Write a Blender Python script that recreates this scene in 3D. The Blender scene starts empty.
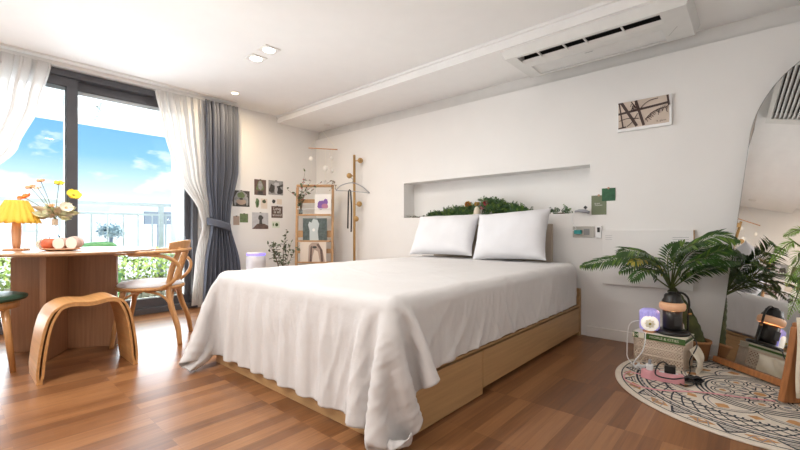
import bpy, bmesh, math, random
import numpy as np
from mathutils import Vector, Matrix
random.seed(7)
R = math.radians
PI = math.pi
# ------------------------------------------------------------------ camera, world, sun, exposure
H_CAM = 0.90
YAW = math.atan2(0.6635, 0.748)          # camera looks between the window wall (-X) and the headboard wall (+Y)
cd = bpy.data.cameras.new('camera')
cam = bpy.data.objects.new('camera', cd)
bpy.context.scene.collection.objects.link(cam)
cam.location = (0, 0, H_CAM)
cam.rotation_euler = (R(90), 0, YAW)
cd.lens = 17.91; cd.sensor_width = 36; cd.shift_y = 0.00625; cd.clip_start = 0.02; cd.clip_end = 2000
bpy.context.scene.camera = cam

world = bpy.data.worlds.new('world'); bpy.context.scene.world = world
world.use_nodes = True
nt = world.node_tree; nt.nodes.clear()
wo = nt.nodes.new('ShaderNodeOutputWorld'); bg = nt.nodes.new('ShaderNodeBackground')
tc = nt.nodes.new('ShaderNodeTexCoord'); sp = nt.nodes.new('ShaderNodeSeparateXYZ')
ramp = nt.nodes.new('ShaderNodeValToRGB')
els = ramp.color_ramp.elements
els[0].position = 0.0; els[0].color = (1.0, 1.0, 1.0, 1)
els[1].position = 0.42; els[1].color = (0.06, 0.24, 0.52, 1)
e = els.new(0.06); e.color = (0.72, 0.86, 1.0, 1)
e = els.new(0.15); e.color = (0.22, 0.48, 0.72, 1)
e = els.new(0.26); e.color = (0.10, 0.33, 0.62, 1)
nt.links.new(tc.outputs['Generated'], sp.inputs[0]); nt.links.new(sp.outputs['Z'], ramp.inputs[0])
mp = nt.nodes.new('ShaderNodeMapping'); mp.inputs['Scale'].default_value = (3.2, 3.2, 7.5); mp.inputs['Location'].default_value = (0.35, 0.9, 0.1)
nz = nt.nodes.new('ShaderNodeTexNoise'); nz.inputs['Scale'].default_value = 1.7; nz.inputs['Detail'].default_value = 7; nz.inputs['Roughness'].default_value = .55
nt.links.new(tc.outputs['Generated'], mp.inputs[0]); nt.links.new(mp.outputs[0], nz.inputs['Vector'])
# more cloud near the horizon
ma = nt.nodes.new('ShaderNodeMath'); ma.operation = 'MULTIPLY_ADD'; ma.inputs[1].default_value = -0.95; ma.inputs[2].default_value = 0.10
nt.links.new(sp.outputs['Z'], ma.inputs[0])
ad = nt.nodes.new('ShaderNodeMath'); ad.operation = 'ADD'; nt.links.new(nz.outputs['Fac'], ad.inputs[0]); nt.links.new(ma.outputs[0], ad.inputs[1])
cr = nt.nodes.new('ShaderNodeMapRange'); cr.inputs['From Min'].default_value = .50; cr.inputs['From Max'].default_value = .62
nt.links.new(ad.outputs[0], cr.inputs['Value'])
mx = nt.nodes.new('ShaderNodeMixRGB'); mx.inputs[2].default_value = (1.0, 1.0, 1.0, 1)
nt.links.new(cr.outputs[0], mx.inputs[0]); nt.links.new(ramp.outputs[0], mx.inputs[1]); nt.links.new(mx.outputs[0], bg.inputs[0])
bg.inputs[1].default_value = 1.3
nt.links.new(bg.outputs[0], wo.inputs[0])

def add_light(name, kind, loc, energy, color=(1, 1, 1), size=.1, size_y=None, rot=(0, 0, 0), shape=None, spread=None):
    ld = bpy.data.lights.new(name, kind); ld.energy = energy; ld.color = color
    if kind == 'AREA':
        ld.shape = shape or ('RECTANGLE' if size_y else 'DISK'); ld.size = size
        if size_y: ld.size_y = size_y
        if spread: ld.spread = spread
    elif kind == 'SUN': ld.angle = size
    else: ld.shadow_soft_size = size
    o = bpy.data.objects.new(name, ld); bpy.context.scene.collection.objects.link(o)
    o.location = loc; o.rotation_euler = rot
    return o
add_light('sun', 'SUN', (-8, 3, 6), 8, (1, .97, .92), R(1.5), rot=(R(38), 0, R(165)))
# daylight arriving through the balcony opening, just outside the glass
add_light('daylight', 'AREA', (-5.05, .35, 1.15), 105, (.86, .93, 1.0), 2.1, 2.9, rot=(0, R(-108), 0))
# sunlight bounced up from the bright balcony floor
add_light('balcony_bounce', 'AREA', (-5.25, .4, .12), 65, (1, .98, .94), .5, 2.9, rot=(0, R(-150), 0))
sc = bpy.context.scene
sc.view_settings.view_transform = 'Standard'; sc.view_settings.look = 'None'
sc.view_settings.gamma = 1; sc.view_settings.use_curve_mapping = False
sc.view_settings.exposure = 0.34

# ------------------------------------------------------------------ helpers
COL = bpy.context.scene.collection
def P(px, py, fwd=None, X=None, Y=None, z=None):
    """point of the place seen at a pixel of the 800x450 photograph, on a known plane"""
    r = (px-400)/398.0; s, c = .6635, .748
    kx = r*c-s; ky = r*s+c
    if X is not None: fwd = X/kx
    elif Y is not None: fwd = Y/ky
    elif z is not None: fwd = (H_CAM-z)*398/(py-230)
    return Vector((fwd*kx, fwd*ky, H_CAM-(py-230)/398*fwd))

MATS = {}
def mat(name, col, rough=.6, metal=0, bump=0, bscale=60, var=0, vscale=8, trans=0, alpha=1, emit=None, estr=0, sheen=0, spec=.5, coat=0, stretch=None, sub=0):
    m = bpy.data.materials.new(name); m.use_nodes = True
    n = m.node_tree; b = n.nodes['Principled BSDF']
    b.inputs['Base Color'].default_value = (*col, 1); b.inputs['Roughness'].default_value = rough
    b.inputs['Metallic'].default_value = metal; b.inputs['Specular IOR Level'].default_value = spec
    b.inputs['Transmission Weight'].default_value = trans; b.inputs['Alpha'].default_value = alpha
    b.inputs['Coat Weight'].default_value = coat
    if sheen: b.inputs['Sheen Weight'].default_value = sheen
    if sub:
        b.inputs['Subsurface Weight'].default_value = sub; b.inputs['Subsurface Scale'].default_value = .02
    if emit: b.inputs['Emission Color'].default_value = (*emit, 1); b.inputs['Emission Strength'].default_value = estr
    t = n.nodes.new('ShaderNodeTexCoord'); mp = n.nodes.new('ShaderNodeMapping')
    if stretch: mp.inputs['Scale'].default_value = stretch
    n.links.new(t.outputs['Object'], mp.inputs[0])
    if var or True:
        z = n.nodes.new('ShaderNodeTexNoise'); z.inputs['Scale'].default_value = vscale; z.inputs['Detail'].default_value = 5
        n.links.new(mp.outputs[0], z.inputs['Vector'])
        mr = n.nodes.new('ShaderNodeMapRange'); mr.inputs['From Min'].default_value = .3; mr.inputs['From Max'].default_value = .7
        v = var or .03
        mr.inputs['To Min'].default_value = 1-v; mr.inputs['To Max'].default_value = 1+v
        n.links.new(z.outputs['Fac'], mr.inputs['Value'])
        mu = n.nodes.new('ShaderNodeVectorMath'); mu.operation = 'SCALE'; mu.inputs[0].default_value = col
        n.links.new(mr.outputs[0], mu.inputs['Scale']); n.links.new(mu.outputs[0], b.inputs['Base Color'])
    if bump:
        z2 = n.nodes.new('ShaderNodeTexNoise'); z2.inputs['Scale'].default_value = bscale; z2.inputs['Detail'].default_value = 4
        n.links.new(mp.outputs[0], z2.inputs['Vector'])
        bp = n.nodes.new('ShaderNodeBump'); bp.inputs['Strength'].default_value = bump; bp.inputs['Distance'].default_value = .01
        n.links.new(z2.outputs['Fac'], bp.inputs['Height']); n.links.new(bp.outputs[0], b.inputs['Normal'])
    MATS[name] = m
    return m
def wood(name, col, axis=2, rough=.4, k=.22, fine=90, coat=0):
    s = [fine, fine, fine]; s[axis] = fine/22
    return mat(name, col, rough=rough, var=k, vscale=1, stretch=tuple(s), coat=coat)
def sheer(name, col, t=.5, a=.75):
    m = bpy.data.materials.new(name); m.use_nodes = True; n = m.node_tree; n.nodes.clear()
    o = n.nodes.new('ShaderNodeOutputMaterial'); d = n.nodes.new('ShaderNodeBsdfDiffuse'); tr = n.nodes.new('ShaderNodeBsdfTranslucent'); tp = n.nodes.new('ShaderNodeBsdfTransparent')
    d.inputs[0].default_value = (*col, 1); tr.inputs[0].default_value = (*col, 1)
    m1 = n.nodes.new('ShaderNodeMixShader'); m1.inputs[0].default_value = t
    m2 = n.nodes.new('ShaderNodeMixShader')
    tc_ = n.nodes.new('ShaderNodeTexCoord'); w = n.nodes.new('ShaderNodeTexNoise'); w.inputs['Scale'].default_value = 120
    n.links.new(tc_.outputs['Object'], w.inputs['Vector'])
    mr = n.nodes.new('ShaderNodeMapRange'); mr.inputs['To Min'].default_value = a-.05; mr.inputs['To Max'].default_value = a+.05
    n.links.new(w.outputs['Fac'], mr.inputs['Value']); n.links.new(mr.outputs[0], m2.inputs[0])
    n.links.new(d.outputs[0], m1.inputs[1]); n.links.new(tr.outputs[0], m1.inputs[2])
    n.links.new(tp.outputs[0], m2.inputs[1]); n.links.new(m1.outputs[0], m2.inputs[2]); n.links.new(m2.outputs[0], o.inputs[0])
    return m

class MB:
    def __init__(s, off=(0, 0, 0)):
        s.v = []; s.f = []; s.mi = []; s.sm = []; s.mats = []; s.off = Vector(off); s.cur = 0; s.smooth = False
    def m(s, material, smooth=None):
        if material not in s.mats: s.mats.append(material)
        s.cur = s.mats.index(material)
        if smooth is not None: s.smooth = smooth
        return s
    def add(s, vs, fs, smooth=None):
        b = len(s.v); s.v += [Vector(p)-s.off for p in vs]
        for f in fs: s.f.append([b+i for i in f]); s.mi.append(s.cur); s.sm.append(s.smooth if smooth is None else smooth)
        return s
    def box(s, c, size, rot=None, taper=1):
        c = Vector(c); M = rot or Matrix.Identity(3); hx, hy, hz = [a/2 for a in size]
        vs = [c+M@Vector((x*hx*(taper if z > 0 else 1), y*hy*(taper if z > 0 else 1), z*hz)) for x in (-1, 1) for y in (-1, 1) for z in (-1, 1)]
        return s.add(vs, [(0, 1, 3, 2), (4, 6, 7, 5), (0, 4, 5, 1), (2, 3, 7, 6), (0, 2, 6, 4), (1, 5, 7, 3)], False)
    def rbox(s, c, size, r=.01, rot=None, seg=3):
        """box with rounded vertical edges and softened top and bottom rims"""
        hx, hy, hz = [a/2 for a in size]; r = min(r, hx*.99, hy*.99, hz*.9); e = r*.5
        def ring(rr, z):
            o = []
            for (sx, sy, a0) in ((1, 1, 0), (-1, 1, 90), (-1, -1, 180), (1, -1, 270)):
                for k in range(seg+1):
                    a = R(a0+90*k/seg); o.append((sx*(hx-r)+(r-rr)*math.cos(a), sy*(hy-r)+(r-rr)*math.sin(a), z))
            return o
        rings = [ring(e, -hz), ring(e*.3, -hz+e*.3), ring(0, -hz+e), ring(0, hz-e), ring(e*.3, hz-e*.3), ring(e, hz)]
        M = rot or Matrix.Identity(3); c = Vector(c); n = len(rings[0])
        vs = [c+M@Vector(p) for q in rings for p in q]; fs = [tuple(reversed(range(n)))]
        for j in range(len(rings)-1):
            for i in range(n): fs.append((j*n+i, j*n+(i+1) % n, (j+1)*n+(i+1) % n, (j+1)*n+i))
        fs.append(tuple((len(rings)-1)*n+i for i in range(n)))
        return s.add(vs, fs, False)
    def bar(s, a, b, w, h=None, up=(0, 0, 1)):
        a, b = Vector(a), Vector(b); h = h or w; d = (b-a); L = d.length; d.normalize(); u = Vector(up)
        if abs(d.dot(u)) > .98: u = Vector((0, 1, 0))
        x = d.cross(u).normalized(); y = x.cross(d).normalized()
        M = Matrix((x, y, d)).transposed()
        return s.box((a+b)/2, (w, h, L), M)
    def tube(s, pts, r, seg=8, closed=False, flat=1.0, cap=True, up=(0, 0, 1)):
        pts = [Vector(p) for p in pts]; n = len(pts); rs = r if isinstance(r, (list, tuple)) else [r]*n
        vs = []; prev = None
        for i, p in enumerate(pts):
            if closed: t = pts[(i+1) % n]-pts[i-1]
            else: t = pts[min(i+1, n-1)]-pts[max(i-1, 0)]
            t.normalize()
            if prev is None:
                u = Vector(up)
                if abs(t.dot(u)) > .95: u = Vector((1, 0, 0))
                x = (u-t*u.dot(t)).normalized()
            else: x = (prev-t*prev.dot(t)).normalized()
            prev = x; y = t.cross(x)
            for k in range(seg):
                a = 2*PI*k/seg; vs.append(p+x*math.cos(a)*rs[i]+y*math.sin(a)*rs[i]*flat)
        fs = []
        for i in range(n if closed else n-1):
            for k in range(seg):
                j = (i+1) % n; fs.append((i*seg+k, i*seg+(k+1) % seg, j*seg+(k+1) % seg, j*seg+k))
        if not closed and cap: fs += [tuple(reversed(range(seg))), tuple((n-1)*seg+k for k in range(seg))]
        return s.add(vs, fs, True)
    def lathe(s, c, prof, seg=24, M=None, smooth=True, cap=True):
        c = Vector(c); M = M or Matrix.Identity(3); vs = []; n = len(prof)
        for (r, z) in prof:
            for k in range(seg):
                a = 2*PI*k/seg; vs.append(c+M@Vector((r*math.cos(a), r*math.sin(a), z)))
        fs = []
        for i in range(n-1):
            for k in range(seg): fs.append((i*seg+k, i*seg+(k+1) % seg, (i+1)*seg+(k+1) % seg, (i+1)*seg+k))
        if cap: fs += [tuple(reversed(range(seg))), tuple((n-1)*seg+k for k in range(seg))]
        return s.add(vs, fs, smooth)
    def prism(s, poly, d, origin=(0, 0, 0), ax=(1, 0, 0), ay=(0, 0, 1)):
        """polygon in the plane ax/ay, extruded by d along ax x ay"""
        o, ax, ay = Vector(origin), Vector(ax), Vector(ay); nn = ax.cross(ay).normalized(); n = len(poly)
        vs = [o+ax*p[0]+ay*p[1] for p in poly]+[o+ax*p[0]+ay*p[1]+nn*d for p in poly]
        fs = [tuple(reversed(range(n))), tuple(n+i for i in range(n))]+[(i, (i+1) % n, n+(i+1) % n, n+i) for i in range(n)]
        return s.add(vs, fs, False)
    def grid(s, fn, nu, nv, smooth=True, wrap=False):
        vs = [fn(i/(nu if wrap else nu-1), j/(nv-1)) for j in range(nv) for i in range(nu)]
        fs = [(j*nu+i, j*nu+(i+1) % nu, (j+1)*nu+(i+1) % nu, (j+1)*nu+i) for j in range(nv-1) for i in range(nu if wrap else nu-1)]
        return s.add(vs, fs, smooth)
    def ball(s, c, r, seg=12, rings=8, sc_=(1, 1, 1)):
        c = Vector(c)
        return s.grid(lambda u, v: c+Vector((r*sc_[0]*math.sin(PI*max(.001, min(.999, v)))*math.cos(2*PI*u), r*sc_[1]*math.sin(PI*max(.001, min(.999, v)))*math.sin(2*PI*u), -r*sc_[2]*math.cos(PI*v))), seg, rings, wrap=True)
    def leaf(s, a, b, w, nrm=(0, 0, 1), fold=.25, droop=0):
        a, b = Vector(a), Vector(b); d = b-a; x = d.cross(Vector(nrm))
        if x.length < 1e-6: x = d.cross(Vector((1, 0, 0)))
        x.normalize(); up = x.cross(d).normalized(); m1 = a+d*.35; m2 = a+d*.7+Vector((0, 0, -droop*.4)); tip = b+Vector((0, 0, -droop))
        vs = [a, m1+x*w/2+up*w*fold, m1, m1-x*w/2+up*w*fold, m2+x*w*.38+up*w*fold*.8, m2, m2-x*w*.38+up*w*fold*.8, tip]
        return s.add(vs, [(0, 2, 1), (0, 3, 2), (1, 2, 5, 4), (2, 3, 6, 5), (4, 5, 7), (5, 6, 7)], True)
    def build(s, name, parent=None, material=None, bevel=0, subsurf=0, solid=0, auto=None):
        me = bpy.data.meshes.new(name); me.from_pydata([tuple(v) for v in s.v], [], s.f)
        ms = s.mats or [material]
        for q in ms: me.materials.append(q)
        if s.mats: me.polygons.foreach_set('material_index', s.mi)
        me.polygons.foreach_set('use_smooth', s.sm); me.update()
        bm = bmesh.new(); bm.from_mesh(me); bmesh.ops.recalc_face_normals(bm, faces=bm.faces); bm.to_mesh(me); bm.free()
        o = bpy.data.objects.new(name, me); COL.objects.link(o)
        if parent: o.parent = parent
        else: o.location = s.off
        if solid: q = o.modifiers.new('solid', 'SOLIDIFY'); q.thickness = solid; q.offset = 0
        if bevel: q = o.modifiers.new('bevel', 'BEVEL'); q.width = bevel; q.segments = 2; q.limit_method = 'ANGLE'; q.angle_limit = R(40)
        if subsurf: q = o.modifiers.new('sub', 'SUBSURF'); q.levels = subsurf; q.render_levels = subsurf
        return o
def thing(name, label, cat, loc=(0, 0, 0), rz=0, group=None):
    o = bpy.data.objects.new(name, None); COL.objects.link(o); o.empty_display_size = .1
    o.location = loc; o.rotation_euler = (0, 0, rz); return tag(o, label, cat, group)
def tag(o, label, cat, group=None, kind=None):
    o['label'] = label; o['category'] = cat
    if group: o['group'] = group
    if kind: o['kind'] = kind
    return o
def struct(o): o['kind'] = 'structure'; return o
def recenter(o):
    """put a single-mesh thing's origin at the bottom centre of its mesh"""
    vs = [v.co for v in o.data.vertices]
    c = Vector(((min(v.x for v in vs)+max(v.x for v in vs))/2, (min(v.y for v in vs)+max(v.y for v in vs))/2, min(v.z for v in vs)))
    o.data.transform(Matrix.Translation(-c)); o.location = o.location+c; return o
def text_mb(mb, body, size, origin, ax, ay, material, depth=.0006, spacing=1.0, font_scale_x=1.0):
    cu = bpy.data.curves.new('lettering', 'FONT'); cu.body = body; cu.size = size; cu.align_x = 'CENTER'; cu.align_y = 'CENTER'; cu.space_character = spacing; cu.resolution_u = 2
    t = bpy.data.objects.new('lettering', cu); COL.objects.link(t); bpy.context.view_layer.update()
    me = bpy.data.meshes.new_from_object(t.evaluated_get(bpy.context.evaluated_depsgraph_get()))
    ax, ay = Vector(ax), Vector(ay); nn = ax.cross(ay); o = Vector(origin)
    mb.m(material); mb.add([o+ax*v.co.x*font_scale_x+ay*v.co.y+nn*depth for v in me.vertices], [tuple(p.vertices) for p in me.polygons], False)
    bpy.data.objects.remove(t); bpy.data.meshes.remove(me); bpy.data.curves.remove(cu)
def sm(a, b, x): x = max(0, min(1, (x-a)/(b-a))); return x*x*(3-2*x)
def spline(pts, n=8):
    pts = [Vector(p) for p in pts]; q = [pts[0]*2-pts[1]]+pts+[pts[-1]*2-pts[-2]]; out = []
    for i in range(1, len(q)-2):
        for k in range(n):
            t = k/n; out.append(.5*((2*q[i])+(-q[i-1]+q[i+1])*t+(2*q[i-1]-5*q[i]+4*q[i+1]-q[i+2])*t*t+(-q[i-1]+3*q[i]-3*q[i+1]+q[i+2])*t**3))
    return out+[pts[-1]]

# ------------------------------------------------------------------ materials
M = {}
M['wall'] = mat('painted wallpaper', (.80, .785, .765), .85, bump=.08, bscale=180, var=.015, vscale=3)
M['wall2'] = M['wall']
M['ceil'] = mat('ceiling paint', (.90, .89, .875), .9, var=.01)
M['trim'] = mat('white trim', (.80, .78, .75), .5)
M['frame'] = mat('dark aluminium', (.085, .085, .095), .4, metal=.3)
M['framelight'] = mat('pale inner frame', (.55, .62, .66), .4)
M['sheet'] = mat('white cotton', (.67, .65, .64), .85, bump=.45, bscale=16, var=.01, sheen=.1)
M['pillow'] = mat('white pillow cotton', (.71, .705, .725), .85, bump=.2, bscale=12, sheen=.1)
M['bed'] = wood('pale oak bed', (.47, .285, .13), 1, .45, .10, 50)
M['bedx'] = wood('pale oak bed cross', (.47, .285, .13), 0, .45, .10, 50)
M['walnut'] = wood('table wood', (.33, .165, .085), 2, .42, .16, 60)
M['tabletop'] = wood('table top wood', (.42, .25, .14), 0, .28, .12, 40)
M['oak'] = wood('bent plywood oak', (.56, .285, .105), 0, .42, .12, 60)
M['chairwood'] = wood('bentwood', (.52, .265, .10), 2, .33, .16, 70, coat=.3)
M['brown'] = wood('brown wood', (.38, .155, .055), 2, .4, .2, 60)
M['green'] = mat('green cushion', (.035, .085, .055), .45, bump=.1)
M['white'] = mat('white plastic', (.82, .82, .82), .35)
M['cushion'] = mat('pale seat cushion', (.80, .82, .87), .85, bump=.2, bscale=90)
M['black'] = mat('black plastic', (.012, .011, .011), .3)
M['darkglass'] = mat('smoked glass', (.02, .018, .018), .05, spec=.8)
M['gold'] = mat('brass', (.44, .27, .10), .5, metal=.5)
M['rattan'] = mat('rattan', (.55, .32, .14), .5, var=.1)
M['cream'] = mat('cream', (.80, .72, .58), .8, var=.05, vscale=20)
M['paper'] = mat('white paper', (.78, .76, .73), .8)
M['leaf'] = mat('palm leaf', (.028, .080, .010), .42, var=.35, vscale=9)
M['leafl'] = mat('light palm leaf', (.10, .18, .018), .45, var=.3, vscale=9)
M['leafy'] = mat('yellowing palm leaf', (.42, .36, .05), .5, var=.3, vscale=15)
M['leafd'] = mat('dark foliage', (.03, .085, .022), .5, var=.4, vscale=12)
M['olive'] = mat('olive leaf', (.085, .11, .055), .5, var=.35, vscale=15)
M['stem'] = mat('stem', (.10, .13, .03), .6)
M['twig'] = mat('twig', (.13, .08, .04), .7)
M['bark'] = mat('palm trunk', (.06, .075, .02), .7, var=.4, vscale=14, bump=.4, bscale=30)
M['charcoal'] = mat('charcoal print', (.045, .042, .042), .7)
M['grey'] = mat('grey fabric', (.085, .095, .125), .9, bump=.15, bscale=150, sheen=.1)
M['greyp'] = mat('grey print', (.25, .25, .25), .8)
M['pink'] = mat('pink plastic', (.78, .38, .42), .45)
M['yellow'] = mat('yellow petal', (.95, .72, .05), .6)
M['orange'] = mat('orange petal', (.9, .22, .03), .6)
M['peach'] = mat('peach petal', (.88, .45, .25), .6)
M['offw'] = mat('off white petal', (.88, .84, .7), .6)
M['red'] = mat('red flower', (.36, .03, .05), .6, var=.3)
M['chrome'] = mat('mirror silver edge', (.75, .75, .75), .15, metal=1)
M['mirror'] = mat('mirror glass', (.93, .935, .93), .012, metal=1)
# ------------------------------------------------------------------ setting
WX, WY, HC, SZ = -4.86, 3.60, 2.45, 2.36
BX, BY = .66, -1.7                     # right wall and the wall behind the camera
# floor
def floor_mat():
    m = bpy.data.materials.new('wood floor'); m.use_nodes = True; n = m.node_tree; b = n.nodes['Principled BSDF']
    t = n.nodes.new('ShaderNodeTexCoord'); mp = n.nodes.new('ShaderNodeMapping'); mp.inputs['Rotation'].default_value = (0, 0, R(90))
    n.links.new(t.outputs['Object'], mp.inputs[0])
    br = n.nodes.new('ShaderNodeTexBrick'); br.offset = .37; br.offset_frequency = 1; br.squash = 1
    br.inputs['Scale'].default_value = 1; br.inputs['Brick Width'].default_value = .46; br.inputs['Row Height'].default_value = .072
    br.inputs['Mortar Size'].default_value = .0005; br.inputs['Bias'].default_value = 0
    br.inputs['Color1'].default_value = (0, 0, 0, 1); br.inputs['Color2'].default_value = (1, 1, 1, 1); br.inputs['Mortar'].default_value = (.1, .1, .1, 1)
    n.links.new(mp.outputs[0], br.inputs['Vector'])
    mp2 = n.nodes.new('ShaderNodeMapping'); mp2.inputs['Scale'].default_value = (70, 3.0, 1); n.links.new(t.outputs['Object'], mp2.inputs[0])
    nz = n.nodes.new('ShaderNodeTexNoise'); nz.inputs['Scale'].default_value = 1; nz.inputs['Detail'].default_value = 6; nz.inputs['Distortion'].default_value = .6
    n.links.new(mp2.outputs[0], nz.inputs['Vector'])
    mp3 = n.nodes.new('ShaderNodeMapping'); mp3.inputs['Scale'].default_value = (9, .9, 1); n.links.new(t.outputs['Object'], mp3.inputs[0])
    nz3 = n.nodes.new('ShaderNodeTexNoise'); nz3.inputs['Scale'].default_value = 1; nz3.inputs['Detail'].default_value = 2; n.links.new(mp3.outputs[0], nz3.inputs['Vector'])
    a = n.nodes.new('ShaderNodeMath'); a.operation = 'MULTIPLY'; a.inputs[1].default_value = .36; n.links.new(br.outputs['Color'], a.inputs[0])
    c = n.nodes.new('ShaderNodeMath'); c.operation = 'MULTIPLY_ADD'; c.inputs[1].default_value = .46; n.links.new(nz.outputs['Fac'], c.inputs[0]); n.links.new(a.outputs[0], c.inputs[2])
    c2 = n.nodes.new('ShaderNodeMath'); c2.operation = 'MULTIPLY_ADD'; c2.inputs[1].default_value = .25; n.links.new(nz3.outputs['Fac'], c2.inputs[0]); n.links.new(c.outputs[0], c2.inputs[2])
    r = n.nodes.new('ShaderNodeValToRGB'); e = r.color_ramp.elements
    e[0].position = .18; e[0].color = (.095, .036, .014, 1); e[1].position = .90; e[1].color = (.40, .190, .078, 1)
    x = e.new(.5); x.color = (.215, .090, .034, 1)
    n.links.new(c2.outputs[0], r.inputs[0]); n.links.new(r.outputs[0], b.inputs['Base Color'])
    b.inputs['Coat Weight'].default_value = .06; b.inputs['Coat Roughness'].default_value = .15; b.inputs['Specular IOR Level'].default_value = .38
    rr = n.nodes.new('ShaderNodeMapRange'); rr.inputs['To Min'].default_value = .24; rr.inputs['To Max'].default_value = .40; n.links.new(nz.outputs['Fac'], rr.inputs['Value']); n.links.new(rr.outputs[0], b.inputs['Roughness'])
    bp = n.nodes.new('ShaderNodeBump'); bp.inputs['Strength'].default_value = .12; bp.inputs['Distance'].default_value = .002
    n.links.new(br.outputs['Fac'], bp.inputs['Height']); bp.invert = True; n.links.new(bp.outputs[0], b.inputs['Normal'])
    return m
struct(MB().box(((WX-.12+BX)/2, (BY+WY)/2, -.05), (BX-WX+.14, WY-BY+.2, .1)).build('floor', material=floor_mat()))
# window wall (opening Y -1.35..1.90, z .0..2.41)
OY0, OY1, OZ1 = -1.30, 1.905, 2.405
w = MB().m(M['wall'])
w.box((WX-.06, (OY1+WY+.2)/2, HC/2), (.12, WY+.2-OY1, HC)); w.box((WX-.06, (BY-.1+OY0)/2, HC/2), (.12, OY0-BY+.1, HC)); w.box((WX-.06, (OY0+OY1)/2, (OZ1+HC)/2), (.12, OY1-OY0, HC-OZ1))
struct(w.build('wall_window'))
# headboard wall: furred wall with a long niche, its top stops below the soffit
NX0, NX1, NZ0, NZ1, TOPW = -3.13, -1.036, 1.044, 1.457, 2.235
w = MB().m(M['wall'])
d = .19; yb = WY+d
w.box(((WX+NX0)/2, WY+d/2, TOPW/2), (NX0-WX, d, TOPW)); w.box(((BX+NX1)/2, WY+d/2, TOPW/2), (BX-NX1, d, TOPW))
w.box(((NX0+NX1)/2, WY+d/2, NZ0/2), (NX1-NX0, d, NZ0)); w.box(((NX0+NX1)/2, WY+d/2, (NZ1+TOPW)/2), (NX1-NX0, d, TOPW-NZ1))
w.box(((NX0+NX1)/2, yb+.02, (NZ0+NZ1)/2), (NX1-NX0+.1, .04, NZ1-NZ0+.1))
struct(w.build('wall_headboard'))
M['strip'] = mat('shade darkened wall paint', (.69, .675, .65), .8)  # shade of the recessed upper wall, put into a darker colour
struct(MB().m(M['strip']).box(((WX+BX)/2, WY+.045+.06, (TOPW+HC)/2+.04), (BX-WX, .12, HC-TOPW+.1)).build('wall_upper_shade'))
struct(MB().m(M['wall']).box((BX+.05, (BY+WY)/2, HC/2), (.1, WY-BY+.3, HC)).build('wall_right'))
struct(MB().m(M['wall']).box(((WX+BX)/2, BY-.05, HC/2), (BX-WX+.2, .1, HC)).build('wall_back'))
struct(MB().m(M['ceil']).box(((WX+BX)/2, (BY+WY)/2, HC+.05), (BX-WX+.3, WY-BY+.4, .1)).build('ceiling'))
# lowered soffit along the headboard wall
SF = P(350, 99.3, z=SZ).y
s_ = MB().m(M['ceil']).box(((WX+BX)/2, (SF+WY+.06)/2, (SZ+HC)/2+.002), (BX-WX, WY+.06-SF, HC-SZ+.004)); s_.box(((WX+BX)/2, SF-.012, HC-.012), (BX-WX, .024, .024))
struct(s_.build('ceiling_soffit', bevel=.003))
# baseboards
struct(MB().m(M['trim']).box(((-1.06+BX)/2, WY-.008, .043), (BX+1.06, .016, .086)).build('baseboard_headboard', bevel=.003))
struct(MB().m(M['trim']).box(((WX-2.95)/2, WY-.008, .043), (-2.95-WX, .016, .086)).build('baseboard_corner', bevel=.003))
struct(MB().m(M['trim']).box((WX+.008, (OY1+WY)/2, .043), (.016, WY-OY1, .086)).build('baseboard_window', bevel=.003))
struct(MB().m(M['trim']).box((BX-.008, (BY+WY)/2, .043), (.016, WY-BY, .086)).build('baseboard_right', bevel=.003))
# curtain header
struct(MB().m(M['trim']).box((WX+.04, (OY0+2.3)/2, HC-.018), (.08, 2.3-OY0, .036)).box((WX+.19, (OY0+2.3)/2, HC-.006), (.03, 2.3-OY0, .012)).build('trim_2', bevel=.003))
# sliding window
glass = bpy.data.materials.new('window glass'); glass.use_nodes = True
gn = glass.node_tree; gn.nodes.clear(); go = gn.nodes.new('ShaderNodeOutputMaterial'); gt = gn.nodes.new('ShaderNodeBsdfTransparent'); gg = gn.nodes.new('ShaderNodeBsdfGlossy'); gm = gn.nodes.new('ShaderNodeMixShader'); gf = gn.nodes.new('ShaderNodeFresnel')
gt.inputs[0].default_value = (.97, .985, .985, 1); gg.inputs['Roughness'].default_value = .0; gf.inputs[0].default_value = 1.35
gn.links.new(gf.outputs[0], gm.inputs[0]); gn.links.new(gt.outputs[0], gm.inputs[1]); gn.links.new(gg.outputs[0], gm.inputs[2]); gn.links.new(gm.outputs[0], go.inputs[0])
win = bpy.data.objects.new('window_1', None); COL.objects.link(win); win.location = (WX-.05, (OY0+OY1)/2, 0); struct(win)
fr = MB(win.location).m(M['frame']); xf = WX-.05
fr.box((xf, (OY0+OY1)/2, OZ1-.03), (.15, OY1-OY0, .06)); fr.box((xf, (OY0+OY1)/2, .03), (.15, OY1-OY0, .06))
fr.box((xf, OY1-.03, OZ1/2), (.15, .06, OZ1-.12)); fr.box((xf, OY0+.03, OZ1/2), (.15, .06, OZ1-.12))
fr.build('window_frame', win, bevel=.003)
MU = (.712+.815)/2
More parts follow.
